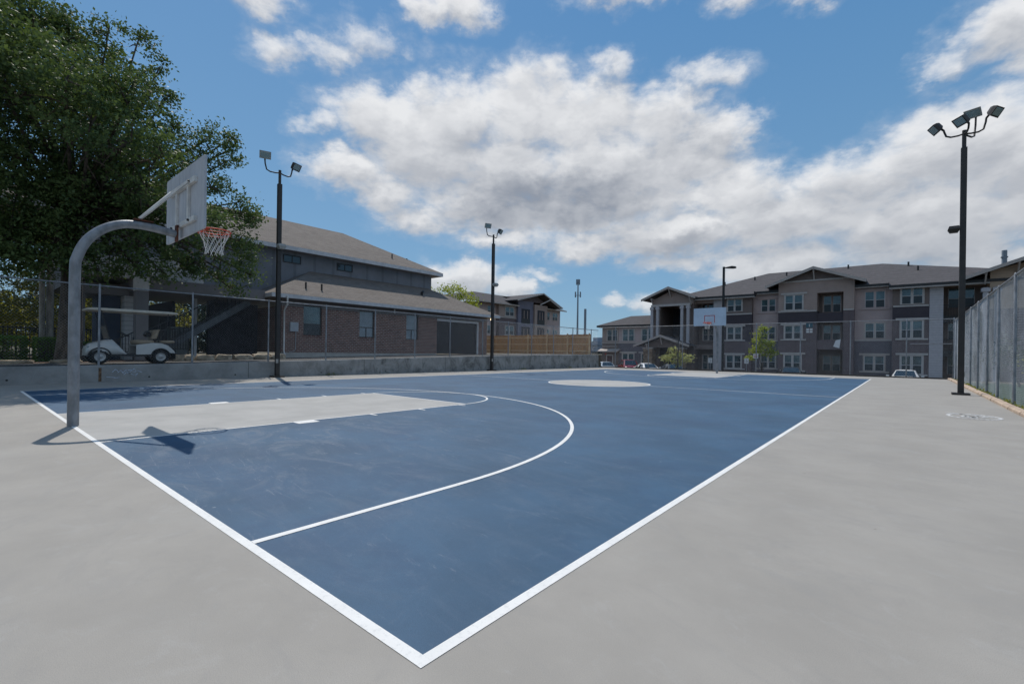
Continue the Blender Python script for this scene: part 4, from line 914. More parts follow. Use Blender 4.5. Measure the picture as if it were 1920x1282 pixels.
ez_, ey = 4.78, 53.75
f = MB(); f.poly([(-30.0, ey, ez_), (-22.2, ey, ez_), (-22.2, 57.4, ez_+1.4), (-26.9, 57.4, ez_+1.4)]); f.poly([(-30.0, ey, ez_), (-26.9, 57.4, ez_+1.4), (-30.0, 61, ez_)]); f.poly([(-26.9, 57.4, ez_+1.4), (-22.2, 57.4, ez_+1.4), (-22.2, 61, ez_), (-30, 61, ez_)])
wr_ = f.build('wing_roof', M_shing2, ap); f = MB(); f.box((-30.0, ey-.03, ez_-.22), (-22.2, ey+.02, ez_-.005)); f.box((-30.03, ey-.03, ez_-.22), (-30.001, 61, ez_-.005)); f.build('fascia', M_bronzef, wr_); MB().box((-29.98, ey+.021, ez_-.2), (-22.2, 54.29, ez_-.17)).build('soffit', M_whitea, wr_)
# entry tower
ty_ = 52.6
sect('tower_wall', M_umber2, -22.2, -21.25, BZ, 6.95, 53.6, 60); sect('tower_wall', M_umber2, -18.45, -17.3, BZ, 6.95, 53.6, 60)
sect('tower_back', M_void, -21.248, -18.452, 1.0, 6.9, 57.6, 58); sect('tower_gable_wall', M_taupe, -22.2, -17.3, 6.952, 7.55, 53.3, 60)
f = MB(); gx0, gx1, gxm = -22.2, -17.3, -19.9
f.prism([(gx0, 53.3, 7.552), (gx1, 53.3, 7.552), (gxm, 53.3, 8.62)], (0, 6, 0)); f.build('gable_infill', M_taupe, ap)
f = MB(); f.prism([(-23.2, 52.4, 7.55), (gxm, 52.4, 8.86), (gxm, 61, 8.86), (-23.2, 61, 7.55)], (0, 0, .14)); f.prism([(-16.8, 52.4, 7.55), (-16.8, 61, 7.55), (gxm, 61, 8.86), (gxm, 52.4, 8.86)], (0, 0, .14))
tr_ = f.build('tower_roof', M_shing2, ap); f = MB(); f.prism([(-23.23, 52.36, 7.42), (gxm, 52.36, 8.76), (gxm, 52.36, 9.03), (-23.23, 52.36, 7.69)], (0, .036, 0)); f.prism([(gxm+.002, 52.36, 8.76), (-16.77, 52.36, 7.42), (-16.77, 52.36, 7.69), (gxm+.002, 52.36, 9.03)], (0, .036, 0)); f.build('fascia', M_trimw, tr_)
f = MB(); mt = WM('y', 53.3, -1)
for a, z in ((-22.0, 7.75), (gxm, 8.8), (-17.5, 7.75)): knee(f, mt, a, z, 0, .8)
f.build('bracket', M_whitea, ap)
f = MB(); f.box((-22.1, 52.75, 6.75), (-17.5, 53.05, 7.0)); f.build('tower_beam', M_whitea, ap)
for x in (-22.0, -21.3, -18.4, -17.7):
    f = MB(); f.box((x-.15, 52.75, 2.3), (x+.15, 53.05, 6.748)); f.box((x-.22, 52.7, 6.4), (x+.22, 53.1, 6.7)); f.build('tower_column', M_clapw, ap)
f = MB(); f.box((-22.1, 52.8, 2.55), (-17.5, 53.0, 2.7))
f.build('balcony_edge', M_umber2, ap)
# lower canopy
cxm = -20.2
f = MB(); f.prism([(-23.4, 50.9, 2.05), (cxm, 50.9, 3.2), (cxm, 53.58, 3.2), (-23.4, 53.58, 2.05)], (0, 0, .12)); f.prism([(-16.9, 50.9, 2.05), (-16.9, 53.58, 2.05), (cxm, 53.58, 3.2), (cxm, 50.9, 3.2)], (0, 0, .12))
cr_ = f.build('canopy_roof', M_shing2, ap); f = MB(); f.prism([(-23.42, 50.86, 1.93), (cxm, 50.86, 3.1), (cxm, 50.86, 3.36), (-23.42, 50.86, 2.18)], (0, .036, 0)); f.prism([(cxm+.002, 50.86, 3.1), (-16.88, 50.86, 1.93), (-16.88, 50.86, 2.18), (cxm+.002, 50.86, 3.36)], (0, .036, 0)); f.build('fascia', M_trimw, cr_)
f = MB(); f.prism([(-22.4, 51.6, 1.9), (-17.6, 51.6, 1.9), (-17.6, 51.6, 2.2), (cxm, 51.6, 3.1), (-22.4, 51.6, 2.2)], (0, .3, 0)); f.build('canopy_gable', M_umber2, ap)
for x0, x1 in ((-22.4, -21.3), (-18.8, -17.65)): MB().box((x0, 51.4, BZ), (x1, 52.4, 1.74)).build('stone_pier', M_stone, ap); MB().box((x0-.06, 51.34, 1.742), (x1+.06, 52.46, 1.898)).build('pier_cap', M_trimw, ap)
f = MB(); mc = WM('y', 51.6, -1)
for a, z in ((-21.9, 2.35), (cxm, 3.15), (-18.1, 2.35)): knee(f, mc, a, z, 0, .6)
f.build('bracket', M_whitea, ap)
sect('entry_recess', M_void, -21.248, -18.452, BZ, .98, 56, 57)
# bays: (x0,x1,front,upper mat,mid mat,lower mat, z split1, z split2)
def bay(x0, x1, yf, spec, bands=()):
    for mat, z0, z1 in spec: sect('wall', mat, x0, x1, z0, z1, yf)
    mm = WM('y', yf, -1)
    for z, b0, b1 in bands: 
        wb(MB(), mm, b0, b1, z-.07, z+.07, .003, .05).build('band', M_whitea, ap)
    return mm
# C recessed balconies next to the tower
mC = bay(-17.298, -15.27, 55.4, ((M_umber2, BZ, 7.6),)); window(ap, mC, -17.1, -15.5, 4.7, 7.1, frame=M_umber2, sill=False, top=M_darkglass, low=M_screen)
for z0 in (1.75, 4.6): MB().box((-17.298, 54.2, z0), (-15.27, 55.398, z0+.55)).build('balcony', M_umber2 if z0 < 3 else M_taupe, ap)
window(ap, mC, -16.9, -15.5, 2.75, 4.3, frame=M_trimw, sill=False); window(ap, mC, -16.9, -15.5, -.6, 1.2, frame=M_trimw, sill=False, low=M_skyglass); sect('lintel', M_taupe, -17.298, -15.27, 7.0, 7.6, 54.2, 55.39)
bay(-15.268, -14.27, 54.05, ((M_clapw, BZ, 7.65),))
mE = bay(-14.268, -11.35, 54.1, ((M_umber2, 5.62, 7.7), (M_char, 2.62, 5.618), (M_umber, BZ, 2.618)), ((5.62, -14.2, -11.32),))
window(ap, mE, -13.9, -12.25, 5.9, 7.32, header=True, sill=False); window(ap, mE, -13.9, -12.25, 2.82, 4.27, header=True, sill=2); window(ap, mE, -13.95, -12.25, -.3, 1.18, header=True, sill=2)
mF = bay(-11.348, -8.82, 54.75, ((M_pink, 2.72, 8.05), (M_slate, BZ, 2.718)), ((2.72, -11.34, -8.83),))
window(ap, mF, -10.65, -9.1, 5.78, 7.2, header=True, sill=2, frame=M_pink); window(ap, mF, -10.65, -9.1, 2.85, 4.25, sill=False, frame=M_trimw); window(ap, mF, -10.65, -9.05, -.2, 1.24, header=True, sill=2, frame=M_trimw)
mG = bay(-8.818, -5.42, 54.05, ((M_taupe, 5.66, 8.62), (M_char, 4.35, 5.658), (M_umber, BZ, 4.348)), ((5.66, -8.8, -5.44),))
window(ap, mG, -8.3, -6.55, 5.8, 7.4, header=True, sill=2); window(ap, mG, -8.3, -6.6, 2.85, 4.28, header=True, sill=2); window(ap, mG, -8.3, -6.65, -.3, 1.3, header=True, sill=2)
sect('wall', M_umber2, -5.418, -3.28, BZ, 8.0, 55.6); sect('wall', M_taupe, -5.418, -3.28, 7.42, 8.618, 54.05, 55.59)
mR = WM('y', 55.6, -1)
for z0, mt_ in ((4.88-.4, M_char), (1.8, M_umber)): sect('balcony', mt_, -5.418, -3.28, z0, z0+.95, 54.15, 55.59)
for z0, z1 in ((5.55, 7.3), (2.75, 4.35), (-.35, 1.3)): window(ap, mR, -5.15, -3.5, z0, z1, frame=mk('khaki_trim', (.2, .165, .13), .7) if z0 < 0 else MATS['khaki_trim'] if 'khaki_trim' in MATS else M_taupe, sill=False)
mG2 = bay(-3.278, -2.42, 54.05, ((M_taupe, 5.66, 8.618), (M_umber, BZ, 5.658)), ((5.66, -3.27, -2.43),))
# gable over G
f = MB(); gxm = -5.68
f.prism([(-8.818, 54.05, 8.78), (-2.42, 54.05, 8.78), (gxm, 54.05, 9.72)], (0, 4, 0)); f.build('gable_infill', M_umber2, ap)
MB().box((-8.9, 53.95, 8.62), (-2.34, 57.0, 8.778)).build('gable_beam', M_whitea, ap)
f = MB(); f.prism([(-9.9, 53.2, 8.22), (gxm, 53.2, 9.82), (gxm, 60, 9.82), (-9.9, 60, 8.22)], (0, 0, .13)); f.prism([(-1.5, 53.2, 8.22), (-1.5, 60, 8.22), (gxm, 60, 9.82), (gxm, 53.2, 9.82)], (0, 0, .13))
gr_ = f.build('gable_roof', M_shing2, ap); f = MB(); f.prism([(-9.92, 53.16, 8.07), (gxm, 53.16, 9.7), (gxm, 53.16, 9.98), (-9.92, 53.16, 8.35)], (0, .036, 0)); f.prism([(gxm+.002, 53.16, 9.7), (-1.48, 53.16, 8.07), (-1.48, 53.16, 8.35), (gxm+.002, 53.16, 9.98)], (0, .036, 0)); f.build('fascia', M_trimw, gr_)
f = MB(); knee(f, WM('y', 54.05, -1), gxm, 9.7, 0, .75); f.build('bracket', M_whitea, ap)
mH = bay(-2.418, .40, 54.75, ((M_pink, 2.72, 8.05), (M_slate, BZ, 2.718)), ((2.72, -2.4, .38),))
window(ap, mH, -1.75, -.05, 5.75, 7.4, header=True, sill=2, frame=M_pink); window(ap, mH, -1.72, -.05, 2.85, 4.4, sill=False, frame=M_trimw); window(ap, mH, -1.75, -.05, -.2, 1.3, header=True, sill=2, frame=M_trimw)
mI = bay(.402, 2.93, 54.05, ((M_umber2, 5.8, 7.75), (M_char, 4.6, 5.798), (M_umber, BZ, 4.598)), ((5.76, .44, 2.9),))
window(ap, mI, .92, 2.6, 5.9, 7.5, header=True, sill=False); window(ap, mI, .92, 2.6, 2.85, 4.5, header=True, sill=2); window(ap, mI, .95, 2.6, -.35, 1.35, header=True, sill=2)
bay(2.932, 3.83, 53.98, ((M_clapw, BZ, 7.85),))
sect('wall', M_umber2, 3.832, 6.6, BZ, 7.8, 55.6); sect('lintel', M_tan, 3.832, 6.6, 7.4, 7.9, 54.1, 55.59)
mK = WM('y', 55.6, -1)
for z0, z1 in ((5.5, 7.35), (2.7, 4.5), (-.35, 1.4)): window(ap, mK, 4.1, 6.0, z0, z1, frame=M_umber2, sill=False, top=M_skyglass)
for z0 in (4.75, 1.75):
    f = MB(); f.box((3.84, 54.1, z0+.95), (6.5, 54.15, z0+1.0)); f.box((3.84, 54.1, z0-.5), (6.5, 55.5, z0))
    for k in range(26): f.box((3.86+.1*k, 54.11, z0), (3.88+.1*k, 54.13, z0+.95))
    f.build('balcony_railing', M_black, ap)
# right-hand gabled entry
sect('wall', M_tan, 6.602, 13, 5.2, 8.3, 53.4); sect('wall', M_umber, 6.602, 13, BZ, 5.198, 53.4)
f = MB(); f.prism([(6.602, 53.4, 8.302), (13, 53.4, 8.302), (9.2, 53.4, 9.0)], (0, 4, 0)); f.build('gable_infill', M_tan, ap)
f = MB(); gm = 8.35; f.prism([(5.0, 52.3, 7.72), (gm, 52.3, 8.95), (gm, 60, 8.95), (5.0, 60, 7.72)], (0, 0, .13)); f.prism([(12.3, 52.3, 7.5), (12.3, 60, 7.5), (gm, 60, 8.95), (gm, 52.3, 8.95)], (0, 0, .13))
g2_ = f.build('gable_roof', M_shing2, ap); f = MB(); f.prism([(4.98, 52.26, 7.57), (gm, 52.26, 8.83), (gm, 52.26, 9.11), (4.98, 52.26, 7.85)], (0, .036, 0)); f.prism([(gm+.002, 52.26, 8.83), (12.32, 52.26, 7.35), (12.32, 52.26, 7.63), (gm+.002, 52.26, 9.11)], (0, .036, 0)); f.build('fascia', M_trimw, g2_)
f = MB(); mq = WM('y', 53.4, -1)
for a, z in ((6.3, 8.15), (gm-.2, 8.9)): knee(f, mq, a, z, 0, .9)
f.build('bracket', M_whitea, ap)
for x in (6.3, 6.95): 
    f = MB(); f.box((x-.16, 52.7, BZ), (x+.16, 53.1, 6.9)); f.box((x-.26, 52.6, 6.55), (x+.26, 53.2, 6.85)); f.build('porch_column', M_clapw, ap)
# main roof
pit = .378; ry_ = 62.5; rz_ = 11.1
def rz(y): return rz_-(ry_-y)*pit
f = MB()
XC = -20.4
ev = [(XC, 53.4), (-11.0, 53.4), (-11.0, 54.2), (.15, 54.2), (.15, 53.35), (9.0, 53.35), (9.0, 55.5), (-.6, ry_), (-11.5, ry_)]
f.poly([(x, y, rz(y)) for x, y in ev])
f.poly([(XC, 53.4, rz(53.4)), (-11.5, ry_, rz_), (XC, 72, rz(53.4))])
f.poly([(-11.5, ry_, rz_), (-.6, ry_, rz_), (9, 72, rz(53.4)), (XC, 72, rz(53.4))])
f.poly([(-.6, ry_, rz_), (9.0, 55.5, rz(55.5)), (9, 72, rz(53.4))])
mrf = f.build('main_roof', M_shing2, ap, fix=False)
f = MB()
f.box((XC, 53.37, rz(53.4)-.22), (-10.97, 53.41, rz(53.4)-.005)); f.box((-11.0, 54.17, rz(54.2)-.22), (.12, 54.21, rz(54.2)-.005)); f.box((.121, 53.32, rz(53.35)-.22), (9.0, 53.36, rz(53.35)-.005))
f.box((-11.01, 53.42, rz(53.4)-.2), (-10.97, 54.16, rz(54.2)-.05)); f.box((.12, 53.37, rz(53.4)-.2), (.16, 54.16, rz(54.2)-.05)); f.build('fascia', M_bronzef, mrf)
f = MB(); f.box((-17.2, 53.41, rz(53.4)-.34), (-11.0, 54.03, rz(53.4)-.225)); f.box((-11.3, 54.21, rz(54.2)-.3), (.3, 54.74, rz(54.2)-.225)); f.box((.17, 53.36, rz(53.35)-.34), (6.6, 53.97, rz(53.35)-.225)); f.build('soffit', M_whitea, mrf)
for x, y in ((-15.2, 58), (-12.3, 59.5), (-9.2, 60.5), (2.2, 58.3), (-3.5, 61.5), (1.5, 60.4), (5.2, 57.8)): MB().tube([(x, y, rz(y)-.1), (x, y, rz(y)+.42)], .08, 8).build('roof_vent', M_bronzef, mrf)
# number sign with four unit plates, small towel on the balcony
f = MB(); wb(f, mG, -6.32, -5.76, 4.0, 4.42, 0, .05); sg = f.build('building_sign', M_teal, ap)
wb(MB(), mG, -6.06, -6.01, 4.08, 4.34, .051, .06).build('number_one', M_sign, sg)
f = MB()
for i in range(2):
    for j in range(2): wb(f, mG, -6.3+.29*i, -6.06+.29*i, 3.72-.24*j, 3.9-.24*j, 0, .03)
f.build('unit_plate', M_sign, sg)
f = MB(); f.loft([[(-3.85, 54.10, 2.72), (-3.45, 54.10, 2.82), (-3.45, 54.06, 2.80), (-3.85, 54.06, 2.70)], [(-4.05, 54.10, 2.1), (-3.55, 54.10, 1.95), (-3.55, 54.05, 1.95), (-4.05, 54.05, 2.1)]], smooth=False)
tw = f.build('towel', M_sign); tag(tw, 'white towel hanging over the second-floor balcony under the gable', 'towel')

# ------------------------------------------------------------ far left apartments
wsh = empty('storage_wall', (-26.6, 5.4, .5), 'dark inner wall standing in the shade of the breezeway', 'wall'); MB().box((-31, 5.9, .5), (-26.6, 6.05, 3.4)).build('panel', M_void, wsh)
a2 = empty('apartment_building', (-50, 62, .9), 'distant taupe and grey three-storey apartments above the cedar fence', 'building')
def sec2(name, mat, ya, yb, z0, z1, xf=-49.0, xb=-62): return MB().box((xb, ya, z0), (xf, yb, z1)).build(name, mat, a2)
m2 = WM('x', -49.0, 1); m2b = WM('x', -49.6, 1)
sec2('wall', M_pink, 50.0, 55.6, .9, 8.9, -49.6); sec2('wall', M_taupe, 55.602, 60.0, 6.8, 9.1); sec2('wall', M_umber, 55.602, 60.0, .9, 6.798)
sec2('wall', M_lilac, 60.002, 64.2, .9, 9.9, -48.6); sec2('wall', M_taupe, 64.202, 68.0, .9, 9.5, -48.3); sec2('wall', M_pink, 68.002, 73.4, .9, 9.1, -49.2)
MB().box((-49.0, 55.55, 6.73), (-48.9, 60.0, 6.87)).build('band', M_whitea, a2)
m2c = WM('x', -49.2, 1)
for z0 in (7.1, 4.0): 
    window(a2, m2b, 53.4, 55.1, z0, z0+1.45, sill=False); window(a2, m2, 57.1, 59.4, z0, z0+1.5, header=z0 > 5, sill=2)
    window(a2, m2c, 68.2, 70.0, z0, z0+1.5, sill=False, frame=M_trimw); window(a2, m2c, 70.8, 72.5, z0, z0+1.5, sill=False, frame=M_trimw)
for xf_, ya, yb in ((-48.6, 60.9, 63.2), (-48.3, 65.0, 67.1)):
    for z0, z1 in ((6.0, 8.55), (3.0, 5.5)): 
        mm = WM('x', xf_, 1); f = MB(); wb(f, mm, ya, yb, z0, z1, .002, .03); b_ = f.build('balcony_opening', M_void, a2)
        f = MB(); wb(f, mm, ya, yb, z0, z0+.9, .031, .06); f.build('railing', M_bronzef, b_); f = MB(); wb(f, mm, ya+.6, ya+.75, z0+.9, z1-.3, .031, .05); wb(f, mm, yb-.75, yb-.6, z0+.9, z1-.3, .031, .05); f.build('door_frame', M_taupe, b_)
f = MB(); zE = 9.0
f.poly([(-48.3, 49.0, zE), (-48.3, 60.0, zE), (-52.5, 60.0, zE+1.9), (-52.5, 53.2, zE+1.9)]); f.poly([(-48.3, 49.0, zE), (-52.5, 53.2, zE+1.9), (-62, 53.2, zE+1.9), (-62, 47.5, zE)])
f.poly([(-48.5, 67.5, 9.15), (-48.5, 74.6, 9.15), (-54, 69.6, 11.2), (-54, 67.5, 11.2)]); f.poly([(-48.5, 74.6, 9.15), (-62, 74.6, 9.15), (-54, 69.6, 11.2)]); f.poly([(-52.5, 53.2, zE+1.9), (-52.5, 67, zE+1.9), (-62, 67, zE+1.9), (-62, 53.2, zE+1.9)])
r2 = f.build('hip_roof', M_shing2, a2, fix=False)
f = MB(); gp = (65.0, 11.3)
f.prism([(-47.0, 57.8, 9.55), (-47.0, *gp), (-58, *gp), (-58, 57.8, 9.55)], (0, 0, .16)); f.prism([(-47.0, 71.0, 9.2), (-58, 71.0, 9.2), (-58, *gp), (-47.0, *gp)], (0, 0, .16)); r3 = f.build('gable_roof', M_shing2, a2)
f = MB(); f.prism([(-46.98, 57.8, 9.5), (-46.98, 65.0, 11.26), (-46.98, 65.0, 11.48), (-46.98, 57.8, 9.72)], (.04, 0, 0)); f.prism([(-46.98, 65.002, 11.26), (-46.98, 71.0, 9.16), (-46.98, 71.0, 9.38), (-46.98, 65.002, 11.48)], (.04, 0, 0))
f.prism([(-47.0+.4, 63.5, 9.2), (-46.6, 66.4, 10.3), (-46.6, 66.4, 10.46), (-46.6, 63.5, 9.36)], (.04, 0, 0)); f.prism([(-46.6, 66.402, 10.3), (-46.6, 69.6, 9.1), (-46.6, 69.6, 9.26), (-46.6, 66.402, 10.46)], (.04, 0, 0)); f.build('fascia', M_whitea, r3)
f = MB(); f.prism([(-48.6, 60.0, 9.902), (-48.6, 68.0, 9.902), (-48.6, 65.0, 11.1)], (-5, 0, 0)); f.build('gable_infill', M_umber, a2)
f = MB(); f.box((-48.32, 49.0, zE-.2), (-48.28, 60.0, zE-.002)); f.box((-48.5, 67.5, 8.95), (-48.46, 74.6, 9.148)); f.build('fascia', M_trimw, r2)

# ------------------------------------------------------------ cars in the lower parking lot
def car(name, label, loc, rz, paint, suv=False):
    e = local(empty(name, loc, label, 'car', 'cars parked beyond the far fence', rz))
    if suv: st = [(2.3,.55,.66,.72),(2.15,.62,.95,.86),(1.2,.72,1.05,.93),(.95,.75,1.1,.93),(.3,.62,1.66,.94),(-.6,.64,1.72,.94),(-1.7,.62,1.68,.93),(-2.1,.60,1.2,.9),(-2.25,.6,.95,.85)]; bl_ = 1.08
    else: st = [(2.3,.5,.58,.74),(2.15,.6,.72,.84),(1.3,.7,.90,.9),(.85,.72,.97,.9),(.15,.56,1.38,.9),(-.5,.58,1.44,.9),(-1.1,.56,1.38,.9),(-1.75,.66,1.08,.89),(-2.2,.64,1.02,.84),(-2.35,.6,.7,.78)]; bl_ = .92
    zb = .28; rings = []
    for (s, rw, zr, w) in st:
        belt = min(bl_, zr-.03); q = [(0, zb), (.85*w, zb), (w, zb+.12), (w, (zb+belt)/2), (.97*w, belt), (rw, zr-.03), (rw*.6, zr), (0, zr+.012)]
        rings.append([(s, y, z) for y, z in q]+[(s, -y, z) for y, z in q[-2:0:-1]])
    f = MB(); f.loft(rings, smooth=True); body = f.build('body', paint, e)
    def lerp(a, b, t): return Vector(a)+(Vector(b)-Vector(a))*t
    def glass(nm, quad, off):
        c = sum((Vector(p) for p in quad), Vector())/4; q = [c+(Vector(p)-c)*.9+Vector(off) for p in quad]; return q
    iw = [i for i, t in enumerate(st) if t[2] > (1.6 if suv else 1.35)]; i0, i1 = iw[0], iw[-1]
    gw = MB(); gw.poly(glass('', [rings[i0-1][5], rings[i0][5], rings[i0][-5], rings[i0-1][-5]], (.03, 0, .05))); gw.build('windscreen', M_darkglass, e)
    gr = MB(); gr.poly(glass('', [rings[i1][5], rings[i1+1][5], rings[i1+1][-5], rings[i1][-5]], (-.03, 0, .05))); gr.build('rear_window', M_darkglass, e)
    for sd_ in (1, -1):
        gs = MB()
        for i in range(i0-1, i1+1):
            a4, a5, b4, b5 = rings[i][4], rings[i][5], rings[i+1][4], rings[i+1][5]
            if i == i0-1: quad = [lerp(a4, b4, .35), lerp(b4, b4, 0), lerp(b5, b4, .12), lerp(lerp(a4, b4, .35), b5, .1)]
            elif i == i1: quad = [a4, lerp(a4, b4, .6), lerp(lerp(a4, b4, .6), a5, .2), lerp(a5, a4, .12)]
            else: quad = [lerp(a4, a5, .06), lerp(b4, b5, .06), lerp(b5, b4, .12), lerp(a5, a4, .12)]
            gs.poly([Vector((p[0], p[1]*sd_+.012*sd_, p[2])) for p in map(Vector, quad)])
        gs.build('side_window', M_darkglass, e)
        MB().loft([[(st[i0-1][0]-.1, sd_*y, z) for y, z in ((.92, bl_), (1.1, bl_+.01), (1.1, bl_+.14), (.92, bl_+.12))], [(st[i0-1][0]-.22, sd_*y, z) for y, z in ((.92, bl_), (1.1, bl_+.01), (1.1, bl_+.14), (.92, bl_+.12))]], smooth=False).build('mirror', paint, e)
        MB().box((2.18, sd_*.5, .58), (2.29, sd_*.74, .68)).build('headlight', M_lens, e)
        MB().box((-2.36, sd_*.5, .72), (-2.2, sd_*.76, .86)).build('tail_light', M_signr, e)
        for xx in (1.4, -1.4): wheel(e, (xx, sd_*.82, .33), .33, .22, 'y')
    return e
def wheel_fix(): pass
P_white = mk('white_car_paint', (.78, .78, .78), .25, .02, 2, coat=.6); P_red = mk('red_car_paint', (0.182, 0.010, 0.013), .25, .03, 2, coat=.6)
P_silver = mk('silver_car_paint', (.42, .48, .54), .28, .02, 2, metal=.3, coat=.6); P_dark = mk('dark_car_paint', (.03, .04, .05), .25, .03, 2, coat=.6)
pz = -1.27
car('parked_car', 'pale silver-blue sedan at the left end of the parked row', (-25.1, 47.5, pz), R(-50), P_silver)
car('parked_car', 'red sport utility vehicle parked second from the left', (-22.9, 48.8, pz), R(-52), P_red, True)
car('parked_car', 'white sedan parked just left of the stone entry pier', (-19.4, 46, pz), R(-45), P_white)
car('parked_car', 'grey-green sedan behind the small pale-leaved tree', (-16.7, 46, pz), R(-48), P_dark)
car('parked_car', 'dark car with pale bonnet parked under the first-floor windows right of the green tree', (-6.3, 46, pz), R(-80), P_dark)
car('parked_car', 'white sedan with two door mirrors showing alone before the right white clapboard strip', (1.35, 45.4, pz+.02), R(268), P_white)

# ------------------------------------------------------------ parking lot trees, signs
tree('young_tree', 'young bright green tree standing before the charcoal apartment walls', (-7.55, 41.0, -1.3), [(-7.6,41,2.9,.42),(-7.75,41,2.2,.6),(-7.4,41.1,1.6,.62),(-8.1,41,1.5,.42),(-7.1,41,2.1,.38),(-7.55,41,3.3,.28),(-8.45,41,.9,.25),(-6.9,41,1.3,.35)], L_yel, M_bark, .07, .18, per=22, cl_r=.3, dens=50, seed=51, group='young trees in the parking lot', limbstart=.25)
tree('young_tree', 'sparse pale-leaved young tree with bare top twigs before the entry canopy', (-13.5, 38.2, -1.3), [(-13.6,38.2,.95,.55),(-14.2,38.2,.9,.5),(-12.8,38.3,.8,.55),(-13.3,38.1,.4,.4),(-13.7,38.2,1.5,.25),(-12.5,38.2,.9,.4)], L_pale, M_bark, .06, .17, per=16, cl_r=.3, dens=60, seed=52, group='young trees in the parking lot', limbstart=.55)
f = MB(); tB = Vector((-13.5, 38.2, .8))
for a, b in (((-.5, 0, 2.0)), ((.6, 0, 2.1))) if False else (((0,0,0),(-.35,0,1.5)), ((0,0,.1),(.45,0,1.45)), ((0,0,0),(.02,0,1.9)), ((-.1,0,.7),(-.55,.1,1.2)), ((.15,0,.6),(.7,0,.95))):
    f.tube([tB+Vector(a), tB+(Vector(a)+Vector(b))*.5, tB+Vector(b)], [.03, .02, .006], 5)
bt = f.build('bare_twigs', M_bark, bpy.data.objects['young_tree.001'], fix=False)
f = MB(); f.tube([(-13.12, 37.6, -1.3), (-13.12, 37.6, 2.6)], .05, 8)
tag(f.build('dark_post', M_bronze), 'thin dark steel post standing right of the pale-leaved young tree', 'post')
def sign(label, x, y, ztop, pm, w=.32, hh=.42, sym=True):
    e = empty('parking_sign', (x, y, -1.3), label, 'sign', 'parking signs beyond the far fence')
    MB().tube([(x, y, -1.3), (x, y, ztop)], .03, 8).build('post', M_steel, e)
    p = MB().box((x-w/2, y-.05, ztop-hh), (x+w/2, y-.031, ztop)).build('panel', pm, e)
    if sym:
        f = MB(); c = Vector((x, y-.056, ztop-.2))
        f.tube([c+Vector((.07*math.cos(t), 0, -.05+.07*math.sin(t))) for t in np.linspace(-2.6, .9, 12)], .014, 5); f.tube([c+Vector((-.01, 0, .1)), c+Vector((-.01, 0, .0)), c+Vector((.05, 0, 0)), c+Vector((.08, 0, -.08))], .014, 5); f.tube([c+Vector((-.01, 0, .13)), c+Vector((-.01, 0, .15))], .02, 6)
        f.build('wheelchair_symbol', M_signb, p)
    else: f = MB(); f.box((x-w/2+.05, y-.055, ztop-.14), (x+w/2-.05, y-.0505, ztop-.1)); f.box((x-w/2+.05, y-.055, ztop-.26), (x+w/2-.05, y-.0505, ztop-.2)); f.build('red_lettering', M_signr, p)
sign('accessible parking sign left of the far hoop post, before the recessed balconies', -11.26, 40, .86, M_sign)
sign('accessible parking sign in front of the charcoal bay right of the far hoop', -8.45, 40, .88, M_sign)
sign('white and red no-parking sign beside the young green tree', -7.78, 40, 1.25, M_sign, .36, .36, False)

# ------------------------------------------------------------ distant things
ct = empty('cell_tower', (-79, 127.3, -1.3), 'tall grey cell tower with two antenna tiers on the skyline left of the far apartments', 'cell tower')
MB().tube([(-79, 127.3, -1.3), (-79, 127.3, 12), (-79, 127.3, 24.3)], [.4, .28, .18], 10).build('mast', M_tower, ct)
f = MB()
for zz, rr in ((19.6, .9), (23.6, .5)):
    for k in range(6): a = math.pi*k/3; f.bar((-79, 127.3, zz), (-79+rr*math.cos(a), 127.3+rr*math.sin(a), zz), .12); f.box((-79+rr*math.cos(a)-.14, 127.3+rr*math.sin(a)-.14, zz-.6), (-79+rr*math.cos(a)+.14, 127.3+rr*math.sin(a)+.14, zz+1.1))
f.build('antenna', M_tower, ct)
f = MB(); f.tube([(-77.1, 128.8, -1.3), (-77.1, 128.8, 15.3)], .38, 12); tag(f.build('steel_monopole', M_tower), 'plain thick grey steel pole right of the cell tower', 'pole')
f = MB(); f.tube([(25.4, 214, -1.3), (25.4, 214, 35.8)], .65, 12); f.box((24.6, 213.4, 33.5), (26.2, 214.6, 33.8)); tag(f.build('distant_mast', M_tower), 'grey mast top rising behind the right-hand apartment gable', 'pole')
py_ = empty('power_pylon', (-98, 140, -1.3), 'small lattice power pylon with crossarms just left of the cell tower', 'pylon'); f = MB(); cx0, cy0 = -98.0, 140.0
for s1 in (-1, 1):
    for s2 in (-1, 1): f.bar((cx0+s1*1.4, cy0+s2*1.4, -1.3), (cx0+s1*.35, cy0+s2*.35, 14), .16)
for k in range(6):
    z0 = 1+k*2.1; w0 = 1.4-1.05*(z0+1.3)/15.3
    for s2 in (-1, 1): f.bar((cx0-w0, cy0+s2*w0, z0), (cx0+w0*.85, cy0+s2*w0*.85, z0+2), .08); f.bar((cx0+w0, cy0+s2*w0, z0), (cx0-w0*.85, cy0+s2*w0*.85, z0+2), .08)
f.build('lattice', M_tower, py_); f = MB()
for zz, ww in ((7.5, 3.2), (10, 2.6), (12.5, 2.0)): f.bar((cx0-ww, cy0-ww*.4, zz), (cx0+ww, cy0+ww*.4, zz), .14)
f.build('crossarm', M_tower, py_)
